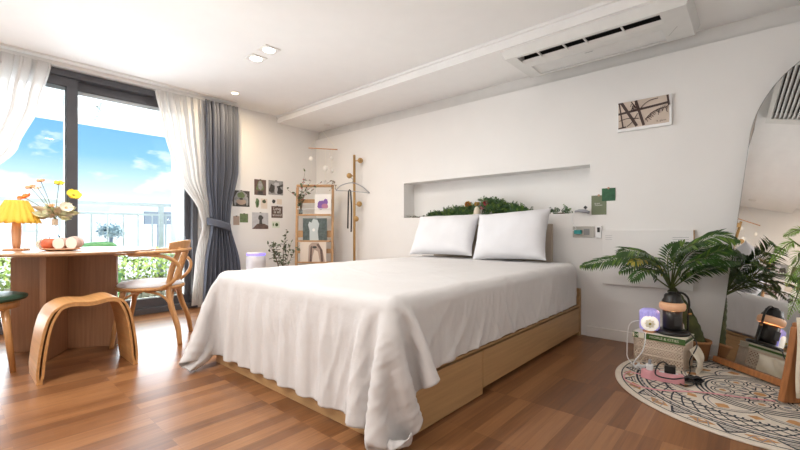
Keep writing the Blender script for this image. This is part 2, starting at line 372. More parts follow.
def sash(y0, y1, x, nm='window_sash'):
    f = MB(win.location).m(M['frame']); t = .085; z0, z1 = .06, OZ1-.06
    f.box((x, (y0+y1)/2, z0+.045), (.04, y1-y0, .09)); f.box((x, (y0+y1)/2, z1-t/2), (.04, y1-y0, t))
    f.box((x, y0+t/2, (z0+z1)/2), (.04, t, z1-z0-.15)); f.box((x, y1-t/2, (z0+z1)/2), (.04, t, z1-z0-.15))
    f.m(M['framelight']); g = .012
    f.box((x-.012, y0+t+g/2, (z0+z1)/2), (.03, g, z1-z0-.17)); f.box((x-.012, y1-t-g/2, (z0+z1)/2), (.03, g, z1-z0-.17)); f.box((x-.012, (y0+y1)/2, z1-t-.02), (.03, y1-y0-2*t, .04)); f.box((x-.012, (y0+y1)/2, z0+.09+g/2), (.03, y1-y0-2*t, g))
    s1 = f.build(nm, win, bevel=.002)
    MB(win.location).m(glass).box((x, (y0+y1)/2, (z0+z1)/2), (.006, y1-y0-2*t, z1-z0-.17)).build('window_glass', s1)
sash(MU-.05, OY1-.02, xf-.035); sash(-.30, MU+.045, xf+.03); sash(OY0+.02, -.25, xf-.035)

# ------------------------------------------------------------------ balcony and outside
M['deck'] = mat('balcony tiles', (.62, .60, .58), .7, var=.08, vscale=12)
M['bwhite'] = mat('white balcony paint', (.86, .88, .89), .6)
M['turf'] = mat('artificial grass', (.13, .36, .10), .9, var=.3, vscale=60, bump=.5, bscale=200)
M['hedge'] = mat('hedge leaves', (.62, .78, .26), .6, var=.3, vscale=14)
M['railing'] = mat('railing paint', (.52, .60, .63), .4)
M['fence'] = mat('weathered pickets', (.40, .36, .30), .8, var=.2)
XB = -6.15
struct(MB().m(M['deck']).box(((WX-.13+XB-.15)/2, .4, -.06), (abs(XB-.15-WX+.13), 7, .1)).build('floor_balcony'))
b_ = MB().m(M['bwhite']).box(((WX-.12+XB-.1)/2, .6, 2.36), (abs(XB-.1-WX+.12), 8, .1)).box((XB-.1, .6, 2.29), (.10, 8, .13)).box((XB+.25, 1.0, 2.285), (.04, 6, .05))
struct(b_.build('ceiling_balcony'))
struct(MB().m(M['bwhite']).box((-5.9, P(180, 200, X=-5.9).y, 1.15), (.16, .17, 2.35)).build('wall_balcony_pillar'))
rail = thing('balcony_railing', 'pale metal balcony railing with thin upright bars outside the window', 'railing', (XB+.1, .4, 0))
rx = XB+.1
MB(rail.location).m(M['railing']).box((rx, .4, 1.235), (.045, 5.6, .04)).box((rx, .4, 1.105), (.03, 5.6, .025)).box((rx, .4, .12), (.03, 5.6, .025)).build('rail', rail)
y = -2.0
while y < 3.1:
    MB(rail.location).m(M['railing']).box((rx, y, .61), (.014, .014, .97)).build('bar', rail); y += .165
for y in (-1.6, P(161, 220, X=rx).y):
    MB(rail.location).m(M['railing']).box((rx, y, .62), (.05, .055, 1.24)).build('post', rail)
pl = thing('hedge_planter', 'balcony planter of bright green hedge behind low pickets', 'planter', (-5.75, .6, 0))
q = MB(pl.location).m(M['fence'])
for i in range(46):
    yy = -1.35+i*.075; q.box((-5.60, yy, .155), (.015, .05, .31)); 
q.box((-5.612, .35, .1), (.012, 3.5, .03)); q.box((-5.612, .35, .24), (.012, 3.5, .03))
q.build('picket_edging', pl)
MB(pl.location).m(M['fence']).box((-5.78, .35, .14), (.26, 3.4, .28)).build('planter_box', pl)
hm = MB(pl.location)
for i in range(5200):
    hm.m(M['hedge'] if random.random() < .8 else M['leafl'])
    c = Vector((-5.78+random.uniform(-.15, .16), random.uniform(-1.35, 2.02), random.uniform(.24, .62+.05*random.random())))
    dv = Vector((random.gauss(0, 1), random.gauss(0, 1), random.gauss(.5, .7))).normalized()*random.uniform(.03, .055)
    hm.leaf(c, c+dv, .03, (random.gauss(0, 1), random.gauss(0, 1), 1), .1)
o = hm.build('hedge_foliage', pl); o['kind'] = 'stuff'
struct(MB().m(M['turf']).box((-5.32, .6, .004), (.34, 5.0, .028)).build('floor_balcony_grass'))
# balcony chair seen over the table edge
bc = thing('balcony_chair', 'green curved balcony chair backrest seen over the table edge', 'chair', (-5.28, .92, .018))
def gch(px, py): return P(px, py, X=-5.28)
gp = spline([gch(80, 249), gch(84, 246.3), gch(97, 244.6), gch(111, 244.8), gch(115, 248)], 5)
M['gplastic'] = mat('green plastic', (.16, .40, .16), .5)
loc = bc.location
MB(loc).m(M['gplastic']).tube(gp, .03, 8, flat=.5).build('backrest', bc)
za = gp[0].z
cyy = (gp[0].y+gp[-1].y)/2; hw = abs(gp[-1].y-gp[0].y)/2
MB(loc).m(M['gplastic']).rbox((-5.12, cyy, .43), (.36, hw*2, .03), .02).build('seat', bc)
for (dx, dy) in ((-.16, -1), (-.16, 1), (.15, -1), (.15, 1)):
    MB(loc).m(M['gplastic']).bar((-5.12+dx, cyy+dy*(hw-.03), .018), (-5.12+dx*.9, cyy+dy*(hw-.03), (za if dx < 0 else .42)), .025).build('leg', bc)
# far buildings, almost lost in the bright haze
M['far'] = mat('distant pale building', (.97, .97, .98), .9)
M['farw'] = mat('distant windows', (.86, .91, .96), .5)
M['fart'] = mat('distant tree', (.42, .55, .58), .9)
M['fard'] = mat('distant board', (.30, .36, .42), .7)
def far_building(y0, y1, x, z1, label, n, rows):
    b = thing('apartment_building', label, 'building', (x, (y0+y1)/2, -14), group=None)
    wl = MB(b.location).m(M['far']).box((x, (y0+y1)/2, (z1-14)/2), (8, y1-y0, z1+14)).box((x, (y0+y1)/2, z1+.15), (8.3, y1-y0+.3, .3)).build('wall', b)
    for i in range(n):
        for j in range(rows):
            yy = y0+(y1-y0)*(i+.5)/n; zz = z1-1.6-j*2.7
            MB(b.location).m(M['farw']).box((x+4.02, yy, zz), (.06, (y1-y0)/n*.45, 1.3)).build('window', b)
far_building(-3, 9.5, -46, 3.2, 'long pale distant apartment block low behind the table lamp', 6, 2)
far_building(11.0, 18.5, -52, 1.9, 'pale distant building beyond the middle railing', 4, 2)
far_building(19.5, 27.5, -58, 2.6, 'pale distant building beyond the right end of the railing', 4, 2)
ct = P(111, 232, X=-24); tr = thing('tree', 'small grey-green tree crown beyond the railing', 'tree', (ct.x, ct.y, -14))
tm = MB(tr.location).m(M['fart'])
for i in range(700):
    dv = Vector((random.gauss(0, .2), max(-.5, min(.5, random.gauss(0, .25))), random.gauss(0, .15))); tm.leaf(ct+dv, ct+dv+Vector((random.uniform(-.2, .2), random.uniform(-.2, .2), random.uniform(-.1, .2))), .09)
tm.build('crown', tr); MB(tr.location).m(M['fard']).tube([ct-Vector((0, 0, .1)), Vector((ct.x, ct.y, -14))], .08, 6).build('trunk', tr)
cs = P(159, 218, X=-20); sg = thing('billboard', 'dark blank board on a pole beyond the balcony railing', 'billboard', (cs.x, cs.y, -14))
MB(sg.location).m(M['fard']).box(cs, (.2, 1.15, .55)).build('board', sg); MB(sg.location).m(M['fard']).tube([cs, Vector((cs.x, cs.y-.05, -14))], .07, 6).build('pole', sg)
# laundry rack under the balcony ceiling
lr = thing('laundry_rack', 'white folding laundry rack hanging under the balcony ceiling', 'laundry rack', (-5.5, .7, 2.31))
for k in range(5): MB(lr.location).m(M['bwhite']).tube([(-5.75+.12*k, .1, 2.16), (-5.75+.12*k, 1.25, 2.16)], .009, 6).build('rod', lr)
for yy in (.25, 1.1):
    MB(lr.location).m(M['railing']).box((-5.5, yy, 2.16), (.55, .03, .02)).bar((-5.7, yy, 2.16), (-5.4, yy, 2.31), .015).bar((-5.3, yy, 2.16), (-5.6, yy, 2.31), .015).build('bracket', lr)

# ------------------------------------------------------------------ curtains
def curtain(mb, xc, yl, yr, z0, z1, folds, amp, nv=60, phase=0, xs=None):
    nu = folds*12+1
    def fn(u, v):
        z = z1+(z0-z1)*v; a, b = yl(z), yr(z); w = b-a
        am = amp*(.45+.55*sm(0, .06, v))
        x = xc+(xs(z) if xs else 0)+am*math.sin(2*PI*folds*u+phase+.6*math.sin(3*v+5*u))+.3*am*math.sin(2*PI*folds*.5*u+1.3+2*v)
        return Vector((x, a+w*u+.25*w/folds*math.sin(4*PI*folds*u+phase), z))
    mb.grid(fn, nu, nv); return mb
def lerpf(tab):
    def f(z):
        t = sorted(tab)
        if z <= t[0][0]: return t[0][1]
        for (a, x), (b, y) in zip(t, t[1:]):
            if z <= b: k = (z-a)/(b-a); k = k*k*(3-2*k)*.5+k*.5; return x+(y-x)*k
        return t[-1][1]
    return f
M['sheer'] = sheer('sheer curtain', (.86, .84, .82), .45, .80)
M['sheer2'] = sheer('sheer curtain bunched', (.88, .86, .83), .4, .93)
XC = -4.72; ZT = 2.40
M['hook'] = M['white']
# left sheer: swept off to the left
c = MB((XC, -.2, 0)).m(M['sheer'])
curtain(c, XC, lerpf([(0, -.62), (.9, -.68), (1.1, -.62), (1.6, -.55), (2.4, -.75)]), lerpf([(0, -.12), (.9, -.42), (1.08, -.38), (1.25, .12), (1.6, .38), (2.0, .52), (2.4, .60)]), .03, ZT, 12, .035)
tag(c.build('sheer_curtain'), 'white sheer curtain swept aside over the left window pane', 'curtain')
# right sheer: from ceiling down to the tieback, then hanging narrow
tie = 1.02
c = MB((XC-.02, 1.9, 0)).m(M['sheer'])
curtain(c, XC-.03, lerpf([(0, 1.80), (.6, 1.84), (.95, 1.92), (1.12, 1.88), (1.5, 1.64), (2.0, 1.51), (2.4, 1.43)]), lerpf([(0, 1.93), (.9, 2.0), (1.05, 2.02), (1.5, 1.97), (2.4, 1.95)]), .04, ZT, 7, .016)
tag(c.build('sheer_curtain'), 'white sheer curtain drawn back to the grey drape right of the window', 'curtain')
dr = thing('drape', 'dark grey drape gathered with a tieback beside the window', 'curtain', (XC, 2.1, .03))
c = MB(dr.location).m(M['grey'])
curtain(c, XC+.01, lerpf([(0, 1.90), (.5, 1.93), (.95, 2.0), (1.1, 1.99), (1.5, 1.95), (2.4, 1.93)]), lerpf([(0, 2.38), (.5, 2.32), (.98, 2.20), (1.15, 2.21), (1.6, 2.30), (2.4, 2.31)]), .03, ZT, 8, .045, phase=1)
c.build('drape_cloth', dr)
MB(dr.location).m(M['grey']).grid(lambda u, v: Vector((XC+.01+.075*math.cos(2*PI*u), 2.095+.135*math.sin(2*PI*u), .90+.085*v+.05*(math.sin(2*PI*u)*-.8)+.02)), 28, 5, wrap=True).build('tieback', dr, solid=.006)
MB(dr.location).m(M['white']).box((WX+.012, 1.945, .955), (.02, .022, .07)).build('wall_hook', dr)
# ------------------------------------------------------------------ bed
X0, X1, YF, YH = -2.74, -1.105, 1.20, 3.585
bed = thing('platform_bed', 'pale oak platform bed frame with drawers under the mattress', 'bed', ((X0+X1)/2, (YF+YH)/2, 0))
L = bed.location
f = MB(L).m(M['bedx']).box(((X0+X1)/2, YF+.0125, .135), (X1-X0, .025, .27)); f.build('foot_board', bed, bevel=.002)
MB(L).m(M['bed']).box((X0+.0125, (YF+YH)/2, .135), (.025, YH-YF-.05, .27)).build('side_board', bed, bevel=.002)
MB(L).m(M['bed']).box((X1-.06, (YF+YH)/2, .16), (.06, YH-YF-.06, .22)).box(((X0+X1)/2, (YF+YH)/2, .255), (X1-X0-.06, YH-YF-.06, .02)).box((X1-.014, (YF+YH)/2, .258), (.028, YH-YF-.05, .014)).build('side_rail', bed, bevel=.002)
ys = P(483, 387, X=X1).y
MB(L).m(M['bed']).box((X1-.012, (YF+.026+ys)/2, .122), (.024, ys-YF-.030, .236)).build('drawer', bed, bevel=.002)
MB(L).m(M['bed']).box((X1-.012, (ys+YH-.045)/2, .138), (.024, YH-.045-ys-.006, .204)).build('drawer', bed, bevel=.002)
MB(L).m(M['bed']).box(((X0+X1)/2, YH-.02, .20), (X1-X0+.004, .04, .40)).build('head_board', bed, bevel=.002)
M['beige'] = mat('beige headboard pad', (.50, .42, .34), .8)
MB(L).m(M['beige']).box(((X0+.1-1.335)/2, YH-.035, .68), (-1.335-X0-.1, .03, .55)).build('headboard_pad', bed, bevel=.004)
ZM = .612
M['mattress'] = mat('mattress ticking', (.78, .76, .74), .85, bump=.5, bscale=16)
mt = MB().m(M['mattress'])
mt.rbox(((X0+X1)/2, (YF+YH-.06)/2, (.268+ZM)/2), (X1-X0-.03, YH-.09-YF, ZM-.268), .06, seg=5)
recenter(tag(mt.build('mattress'), 'thick white mattress lying in the oak bed frame under the sheet', 'mattress'))

# sheet: a cloth settled over the mattress by relaxing a mass-spring grid
def settle():
    rng = np.random.default_rng(3)
    xl, xr = .33, .315; yf = .485; yh = 3.44
    h = .03
    nx = int((X1-X0+xl+xr)/h)+1; ny = int((yh-YF+yf)/h)+1
    gx = np.linspace(X0-xl, X1+xr, nx); gy = np.linspace(YF-yf, yh, ny)
    Xg, Yg = np.meshgrid(gx, gy)
    rx0, ry0 = gx[1]-gx[0], gy[1]-gy[0]
    P_ = np.stack([Xg, Yg, np.full_like(Xg, ZM+.03)], -1)
    P_[..., 2] += rng.normal(0, .002, Xg.shape)
    # gathered slack towards the foot hem
    foot = np.clip((YF+.15-Yg)/.6, 0, 1)
    Q = P_.copy(); V = np.zeros_like(P_)
    rest = {}
    slack = 1.0+.15*np.clip((YF+.25-Yg)/.7, 0, 1)*np.clip((X1-.05-Xg)/.3, 0, 1)
    rX = rx0*slack[:, :-1]; rY = np.full((ny-1, nx), ry0)
    rD = np.hypot(rx0*slack[:-1, :-1], ry0)
    rB = 2*rx0*slack[:, :-2]; rB2 = np.full((ny-2, nx), 2*ry0)
    fz = np.zeros(Xg.shape); 
    # soft random push that starts the folds
    k = np.zeros(Xg.shape)
    for i in range(9): k += np.sin(Xg*rng.uniform(6, 26)+rng.uniform(0, 6))*rng.uniform(.4, 1)
    k2 = np.zeros(Xg.shape)
    for i in range(7): k2 += np.sin(Yg*rng.uniform(4, 16)+rng.uniform(0, 6))*rng.uniform(.4, 1)
    def solve(p, a, b, rest_, st):
        d = p[b]-p[a]; l = np.sqrt((d**2).sum(-1))+1e-9; c = (d*((l-rest_)/l*.5*st)[..., None]); p[a] += c; p[b] -= c
    s0 = slice(None)
    bx0, bx1, by0, top, rr = X0-.010, X1+.010, YF-.010, ZM+.006, .06
    N = 400; dt = .014
    for it in range(N):
        if it == 220: dt = .006; V *= .4
        V *= .985
        V[..., 2] -= 9.8*dt
        if it < 200:
            V[..., 1] -= (k*.45*foot)*dt*6
            V[..., 0] += np.where(Xg > X1, k2*.35, 0)*dt
        P0 = P_.copy(); P_ = P_+V*dt
        for sub in range(14):
            for par in (0, 1):
                n = (nx-1-par+1)//2
                a = (s0, slice(par, par+2*n-1, 2)); b = (s0, slice(par+1, par+2*n, 2)); solve(P_, a, b, rX[:, par:par+2*n-1:2], 1)
                n = (ny-1-par+1)//2
                a = (slice(par, par+2*n-1, 2), s0); b = (slice(par+1, par+2*n, 2), s0); solve(P_, a, b, rY[par:par+2*n-1:2, :], 1)
            if sub % 3 == 0:
                for par in (0, 1):
                    n = (ny-1-par+1)//2
                    A = slice(par, par+2*n-1, 2); B = slice(par+1, par+2*n, 2)
                    solve(P_, (A, slice(0, nx-1)), (B, slice(1, nx)), rD[par:par+2*n-1:2], .35)
                    solve(P_, (A, slice(1, nx)), (B, slice(0, nx-1)), rD[par:par+2*n-1:2], .35)
                for s3 in range(4):
                    a = np.arange(s3, nx-2, 4)
                    solve(P_, (s0, a), (s0, a+2), rB[:, a], .03)
                    a = np.arange(s3, ny-2, 4)
                    solve(P_, (a, s0), (a+2, s0), rB2[a], .03)
            # collision with the rounded mattress block
            x, y, z = P_[..., 0], P_[..., 1], P_[..., 2]
            cx = np.clip(x, bx0+rr, bx1-rr); cy = np.clip(y, by0+rr, 9); cz = np.minimum(z, top-rr)
            d = np.stack([x-cx, y-cy, z-cz], -1); l = np.sqrt((d**2).sum(-1))
            hit = l < rr
            deep = l < 1e-6
            l = np.maximum(l, 1e-6)
            nn = d/l[..., None]
            nn[deep] = (0, 0, 1)
            tgt = np.stack([cx, cy, cz], -1)+nn*rr
            # points deep inside go to the nearest face
            pen = np.stack([x-bx0, bx1-x, y-by0, top-z], -1)
            m_ = deep & (pen.min(-1) > 0)
            arg = pen.argmin(-1)
            t2 = P_.copy(); t2[..., 0] = np.where(arg == 0, bx0, np.where(arg == 1, bx1, x)); t2[..., 1] = np.where(arg == 2, by0, y); t2[..., 2] = np.where(arg == 3, top, z)
            tgt = np.where(m_[..., None], t2, tgt)
            h2 = hit | m_
            P_ = np.where(h2[..., None], tgt, P_)
            # friction: hold contacts on the top
            ontop = h2 & (z > top-.03)
            P_[..., :2] = np.where(ontop[..., None], P0[..., :2]*.55+P_[..., :2]*.45, P_[..., :2])
            P_[..., 2] = np.maximum(P_[..., 2], .012)
            low = P_[..., 2] < .014
            P_[..., :2] = np.where(low[..., None], P0[..., :2]*.5+P_[..., :2]*.5, P_[..., :2])
            on = (gx > X0+.03) & (gx < X1-.03); P_[-1, on] = Q[-1, on]; P_[-1, on, 2] = ZM+.008
            if it > 60:      # the two lower corners of the foot end splay outwards
                w_ = min(1, (it-60)/150)
                for (ci, tg) in ((0, (-2.63, 1.02, .05)), (nx-1, (-1.02, 1.225, .09))):
                    P_[0, ci] = P_[0, ci]*(1-.25*w_)+np.array(tg)*.25*w_
        V = (P_-P0)/dt
        sp_ = np.sqrt((V**2).sum(-1)); V *= np.minimum(1, 2.5/np.maximum(sp_, 1e-6))[..., None]
    # keep the cloth a few millimetres outside mattress and frame
    return P_, nx, ny
Pc, nx, ny = settle()
# refine the settled grid and press the finer creases into it
UP = 3
def refine(G, axis):
    n = G.shape[axis]; t = np.linspace(0, n-1, (n-1)*UP+1); i1 = np.minimum(t.astype(int), n-2); f = (t-i1)
    g = lambda k: np.take(G, np.clip(i1+k, 0, n-1), axis)
    f = f.reshape([-1 if q == axis else 1 for q in range(3)])
    p0, p1, p2, p3 = g(-1), g(0), g(1), g(2)
    return .5*(2*p1+(p2-p0)*f+(2*p0-5*p1+4*p2-p3)*f**2+(3*p1-p0-3*p2+p3)*f**3)
Pf = refine(refine(Pc, 0), 1); my, mx = Pf.shape[:2]
gx = np.linspace(X0-.33, X1+.315, mx)[None, :]+np.zeros((my, 1)); gy = np.linspace(YF-.485, 3.44, my)[:, None]+np.zeros((1, mx))
dx_ = np.gradient(Pf, axis=1); dy_ = np.gradient(Pf, axis=0); nn = np.cross(dx_, dy_); nn /= np.linalg.norm(nn, axis=-1, keepdims=True)+1e-9
rg = np.random.default_rng(11)
def snoise(x, y, sc, seed):
    r2 = np.random.default_rng(seed); o = 0
    for k in range(7): a = r2.uniform(0, 6.28); fr = sc*r2.uniform(.6, 1.6); o = o+np.sin(fr*(x*math.cos(a)+y*math.sin(a))+r2.uniform(0, 6.28))
    return o/7**.5
def ridge(ph): return 1-np.abs(np.sin(ph))
foot = np.clip((YF+.02-gy)/.45, 0, 1); side = np.clip((gx-X1+.02)/.3, 0, 1); topm = (1-np.clip(foot*4, 0, 1))*(1-np.clip(side*4, 0, 1))
wx = gx+.05*snoise(gx, gy, 7, 1)+.35*foot*(gx-(X0+X1)/2)*.25
d = .0085*ridge(wx*38+1.5*snoise(gx, gy, 5, 2))**2.0*np.clip(foot*3, 0, 1)*(.5+.5*snoise(gx, gy*.4, 9, 3)).clip(0, 1.6)
d += .005*ridge(wx*83+2*snoise(gx, gy, 8, 4))**2*np.clip(foot*3, 0, 1)*(.5+.6*snoise(gx, gy, 6, 5)).clip(0, 1.5)
d += .004*ridge(gy*60+2.2*snoise(gx, gy, 9, 16))**3*np.clip(foot*3-1.6, 0, 1)*(snoise(gx, gy, 9, 17)).clip(0, 1.5)
for q, (cy_, an) in enumerate(((1.75, .5), (2.35, -.35), (2.9, .4))):
    u_ = (gy-cy_)*math.cos(an)+(gx-X1)*math.sin(an); d += .012*ridge(u_*(15+4*q)+snoise(gx, gy, 5, 20+q))**3*side.clip(0, 1)*np.exp(-((gy-cy_)/.45)**2)
d += .005*ridge(gy*33+gx*16+1.6*snoise(gx, gy, 6, 6))**3*np.clip(side*3, 0, 1)*(.5+.6*snoise(gx, gy, 5, 7)).clip(0, 1.5)
d += .0045*ridge(gx*6+gy*9+1.8*snoise(gx, gy, 4, 8))**6*topm*(.2+.8*snoise(gx, gy, 4, 9)).clip(0, 1.4)
d += .0040*ridge(gx*13-gy*5+1.8*snoise(gx, gy, 5, 10))**6*topm*(.1+.8*snoise(gx, gy, 4, 12)).clip(0, 1.4)
d += .0018*snoise(gx, gy, 26, 13)
Pf = Pf+nn*(d+.001)[..., None]*np.where(nn[..., 2:3]*1+0 > -2, 1, 1)
hd = MB(); hd.m(M['sheet'], True)
hd.add([Vector(Pf[j, i]) for j in range(my) for i in range(mx)], [(j*mx+i, j*mx+i+1, (j+1)*mx+i+1, (j+1)*mx+i) for j in range(my-1) for i in range(mx-1)], True)
so = hd.build('bed_sheet', solid=.004)
recenter(tag(so, 'rumpled white sheet draped over the bed with corners trailing at the foot', 'sheet'))

def pillow(name_label, c, w, h, t, rx, rz, seed, ry=0):
    rng = random.Random(seed); n = 25
    ph = [rng.uniform(0, 6) for _ in range(8)]
    def fn(side):
        def g(u, v):
            a, b = u*2-1, v*2-1
            e = max(0, (1-abs(a)**3.2))**.55*max(0, (1-abs(b)**3.2))**.55
            k = 1-.10*(1-abs(a)**2.5)*(abs(b)**4); k2 = 1-.10*(1-abs(b)**2.5)*(abs(a)**4)
            wr = .009*math.sin(3*a+2*b+ph[0])*math.sin(2.5*b+ph[1])+.004*math.sin(9*a*b+4*a+ph[2])+.006*math.exp(-((a-.6*b)*5)**2)
            return Vector((a*w/2*k2, side*(t/2*e+wr*e**.5)+0, b*h/2*k))
        return g
    mb = MB().m(M['pillow'], True)
    mb.grid(fn(1), n, n); mb.grid(fn(-1), n, n)
    me = mb.build('pillow', subsurf=1)
    bm = bmesh.new(); bm.from_mesh(me.data); bmesh.ops.remove_doubles(bm, verts=bm.verts, dist=.0008); bmesh.ops.recalc_face_normals(bm, faces=bm.faces); bm.to_mesh(me.data); bm.free()
    me.location = c; me.rotation_euler = (rx, ry, rz)
    return tag(me, name_label, 'pillow', 'pillows at the head of the bed')
pillow('left white pillow leaning on the wall under the niche', (-2.37, 3.35, .850), .78, .47, .19, R(-26), R(2), 1, R(-1))
pillow('right white pillow standing at the wall end of the bed', (-1.645, 3.35, .850), .75, .49, .20, R(-20), R(-2), 2, R(-3))

# ------------------------------------------------------------------ table
tc_ = Vector((-3.90, .58, 0)); ang = math.atan2(.56, .322)
tb = thing('round_table', 'round wooden dining table on crossed slab base by the window', 'table', tc_, ang)
TZ = .75
MB().m(M['tabletop']).lathe((0, 0, 0), [(.54, TZ-.022), (.575, TZ-.018), (.58, TZ-.008), (.58, TZ-.003), (.574, TZ)], 72).build('tabletop', tb)
MB().m(M['walnut']).box((0, 0, TZ/2-.011), (.66, .035, TZ-.026)).build('base_panel', tb, bevel=.002)
for sy in (-1, 1):
    MB().m(M['walnut']).box((0, sy*.177, TZ/2-.011), (.035, .317, TZ-.026)).build('base_panel', tb, bevel=.002)

# bent plywood stool
st = thing('bent_plywood_stool', 'bent plywood stool with saddle seat in front of the round table', 'stool', (-3.255, .587, 0))
def arch_profile(off, n=44):
    pts = []
    # local y along the length; legs splay outward, top dips like a saddle
    ctl = [(-.248, 0), (-.239, .13), (-.222, .26), (-.198, .36), (-.158, .425), (-.095, .446), (0, .438), (.095, .452), (.150, .434), (.186, .365), (.208, .26), (.224, .13), (.232, 0)]
    sp_ = spline([(0, a, b) for a, b in ctl], 6)
    out = []
    for i, p in enumerate(sp_):
        t = (sp_[min(i+1, len(sp_)-1)]-sp_[max(i-1, 0)]).normalized(); nrm = Vector((0, -t.z, t.y))
        out.append(p+nrm*off)
    return out
def ply(mb, off, th, hw):
    a = arch_profile(off); b = arch_profile(off+th); n = len(a)
    def wdt(i): s = abs(i/(n-1)*2-1); return hw*(1-.10*math.exp(-((s-.0)/.35)**2))
    vs = []
    for i in range(n):
        x = wdt(i)
        vs += [Vector((-x, a[i].y, max(0, a[i].z))), Vector((x, a[i].y, max(0, a[i].z))), Vector((x, b[i].y, max(0, b[i].z))), Vector((-x, b[i].y, max(0, b[i].z)))]
    fs = [(0, 1, 2, 3), ((n-1)*4, (n-1)*4+3, (n-1)*4+2, (n-1)*4+1)]
    for i in range(n-1):
        for k in range(4): fs.append((i*4+k, i*4+(k+1) % 4, i*4+4+(k+1) % 4, i*4+4+k))
    mb.add(vs, fs, False)
def gap(i, n):
    s = abs(i/(n-1)*2-1); return .010*sm(.30, .42, s)*(1-sm(.93, .97, s))
def ply2(lo, th, side):
    mb = MB().m(M['oak']); n = len(arch_profile(0)); C0 = arch_profile(0); C1 = arch_profile(1); vs = []
    for i in range(n):
        nn = C1[i]-C0[i]; g = gap(i, n)/2
        a = C0[i]+nn*(g if side > 0 else -g-th); b = C0[i]+nn*(g+th if side > 0 else -g)
        x = .165*(1-.10*math.exp(-(((i/(n-1)*2-1))/.35)**2))
        vs += [Vector((-x, a.y, max(0, a.z))), Vector((x, a.y, max(0, a.z))), Vector((x, b.y, max(0, b.z))), Vector((-x, b.y, max(0, b.z)))]
    fs = [(0, 1, 2, 3), ((n-1)*4, (n-1)*4+3, (n-1)*4+2, (n-1)*4+1)]
    for i in range(n-1):
        for k in range(4): fs.append((i*4+k, i*4+(k+1) % 4, i*4+4+(k+1) % 4, i*4+4+k))
    return mb.add(vs, fs, False)
ply2(0, .014, 1).build('outer_shell', st, bevel=.002)
ply2(0, .014, -1).build('inner_shell', st, bevel=.002)

# green topped stool, only its right edge is in view
gs = thing('cushioned_stool', 'wooden stool with dark green padded seat cut by the left edge', 'stool', (-3.665, .11, 0), YAW)
MB().m(M['green']).lathe((0, 0, .448), [(.17, 0), (.225, .002), (.235, .014), (.232, .026), (.20, .036), (.10, .041), (.01, .042)], 40).build('seat_pad', gs)
MB().m(M['chairwood']).lathe((0, 0, .395), [(.185, 0), (.195, .004), (.195, .053), (.18, .053)], 40).build('apron', gs)
for k in range(4):
    a = R(90*k); MB().m(M['chairwood']).tube([(.165*math.cos(a), .165*math.sin(a), .44), (.225*math.cos(a), .225*math.sin(a), 0)], [.024, .015], 10).build('leg', gs)

# bentwood armchair: local +y is the front
A = Vector((-3.355, 1.187, 0)); B = Vector((-3.747, 1.417, 0)); bx = (A-B).normalized(); ff = Vector((-.507, -.862, 0))
# local x = from B to A reversed so that the frame is right handed (y = front)
lx = Vector((ff.y, -ff.x, 0)); cmid = (A+B)/2+ff*.255
ch = thing('bentwood_armchair', 'bentwood armchair with pale padded seat between table and bed', 'chair', cmid, math.atan2(-lx.x, lx.y) if False else math.atan2(ff.y, ff.x)-PI/2)
W2 = .225
SH = .455
MB().m(M['chairwood']).lathe((0, .0, SH-.028), [(.18, 0), (.235, .0), (.245, .010), (.245, .022), (.235, .028), (.18, .028)], 40).build('seat_frame', ch)
MB().m(M['cushion']).lathe((0, 0, SH), [(.17, -.01), (.228, 0), (.231, .012), (.212, .028), (.12, .040), (.01, .044)], 40).build('seat_pad', ch)
for sx in (-1, 1):
    # rear leg sweeps out to the back and continues up to the crest rail
    pts = spline([(sx*.225, -.255, 0), (sx*.205, -.235, .14), (sx*.178, -.185, .30), (sx*.170, -.165, .44), (sx*.172, -.185, .58), (sx*.165, -.225, .70), (sx*.150, -.245, .755)], 6)
    n = len(pts); MB().m(M['chairwood']).tube(pts, [.0175+.005*math.sin(PI*i/(n-1)) for i in range(n)], 10).build('leg', ch)
    pts = spline([(sx*.185, .215, 0), (sx*.178, .195, .15), (sx*.165, .165, .32), (sx*.155, .145, SH-.02)], 6)
    n = len(pts); MB().m(M['chairwood']).tube(pts, [.015+.008*i/(n-1) for i in range(n)], 10).build('leg', ch)
    # bowed side support from the seat frame up under the arm
    pts = spline([(sx*.195, -.10, SH-.02), (sx*.215, -.19, SH+.03), (sx*.228, -.245, SH+.10), (sx*.235, -.245, SH+.175), (sx*.255, -.17, SH+.235), (sx*.272, -.05, SH+.256), (sx*.275, .08, SH+.258)], 6)
    MB().m(M['chairwood']).tube(pts, .014, 9).build('arm_support', ch)
    # curved braces under the seat
    for (y0, y1) in ((-.175, -.02),):
        pts = spline([(sx*.186, -.195, .24), (sx*.19, -.165, .34), (sx*.19, -.10, .40), (sx*.195, -.01, .425)], 5); MB().m(M['chairwood']).tube(pts, .0095, 8).build('brace', ch)
    pts = spline([(sx*.170, .175, .26), (sx*.18, .14, .36), (sx*.19, .08, .405), (sx*.20, .01, .425)], 5); MB().m(M['chairwood']).tube(pts, .0095, 8).build('brace', ch)
for yy, w_, zz in ((-.19, .178, .24), (.175, .166, .26)):
    pts = spline([(-w_, yy, zz), (-w_*.85, yy*.97, .36), (-w_*.4, yy*.95, .415), (0, yy*.94, .424), (w_*.4, yy*.95, .415), (w_*.85, yy*.97, .36), (w_, yy, zz)], 5); MB().m(M['chairwood']).tube(pts, .0095, 8).build('brace', ch)
pts = spline([(-.262, .16, .722), (-.285, .10, .724), (-.285, -.05, .728), (-.245, -.18, .733), (-.15, -.25, .737), (0, -.27, .738), (.15, -.25, .737), (.245, -.18, .733), (.285, -.05, .728), (.285, .10, .724), (.262, .16, .722)], 6)
MB().m(M['chairwood']).tube(pts, .024, 10, flat=.6, up=(0, 1, 0)).build('arm_hoop', ch)
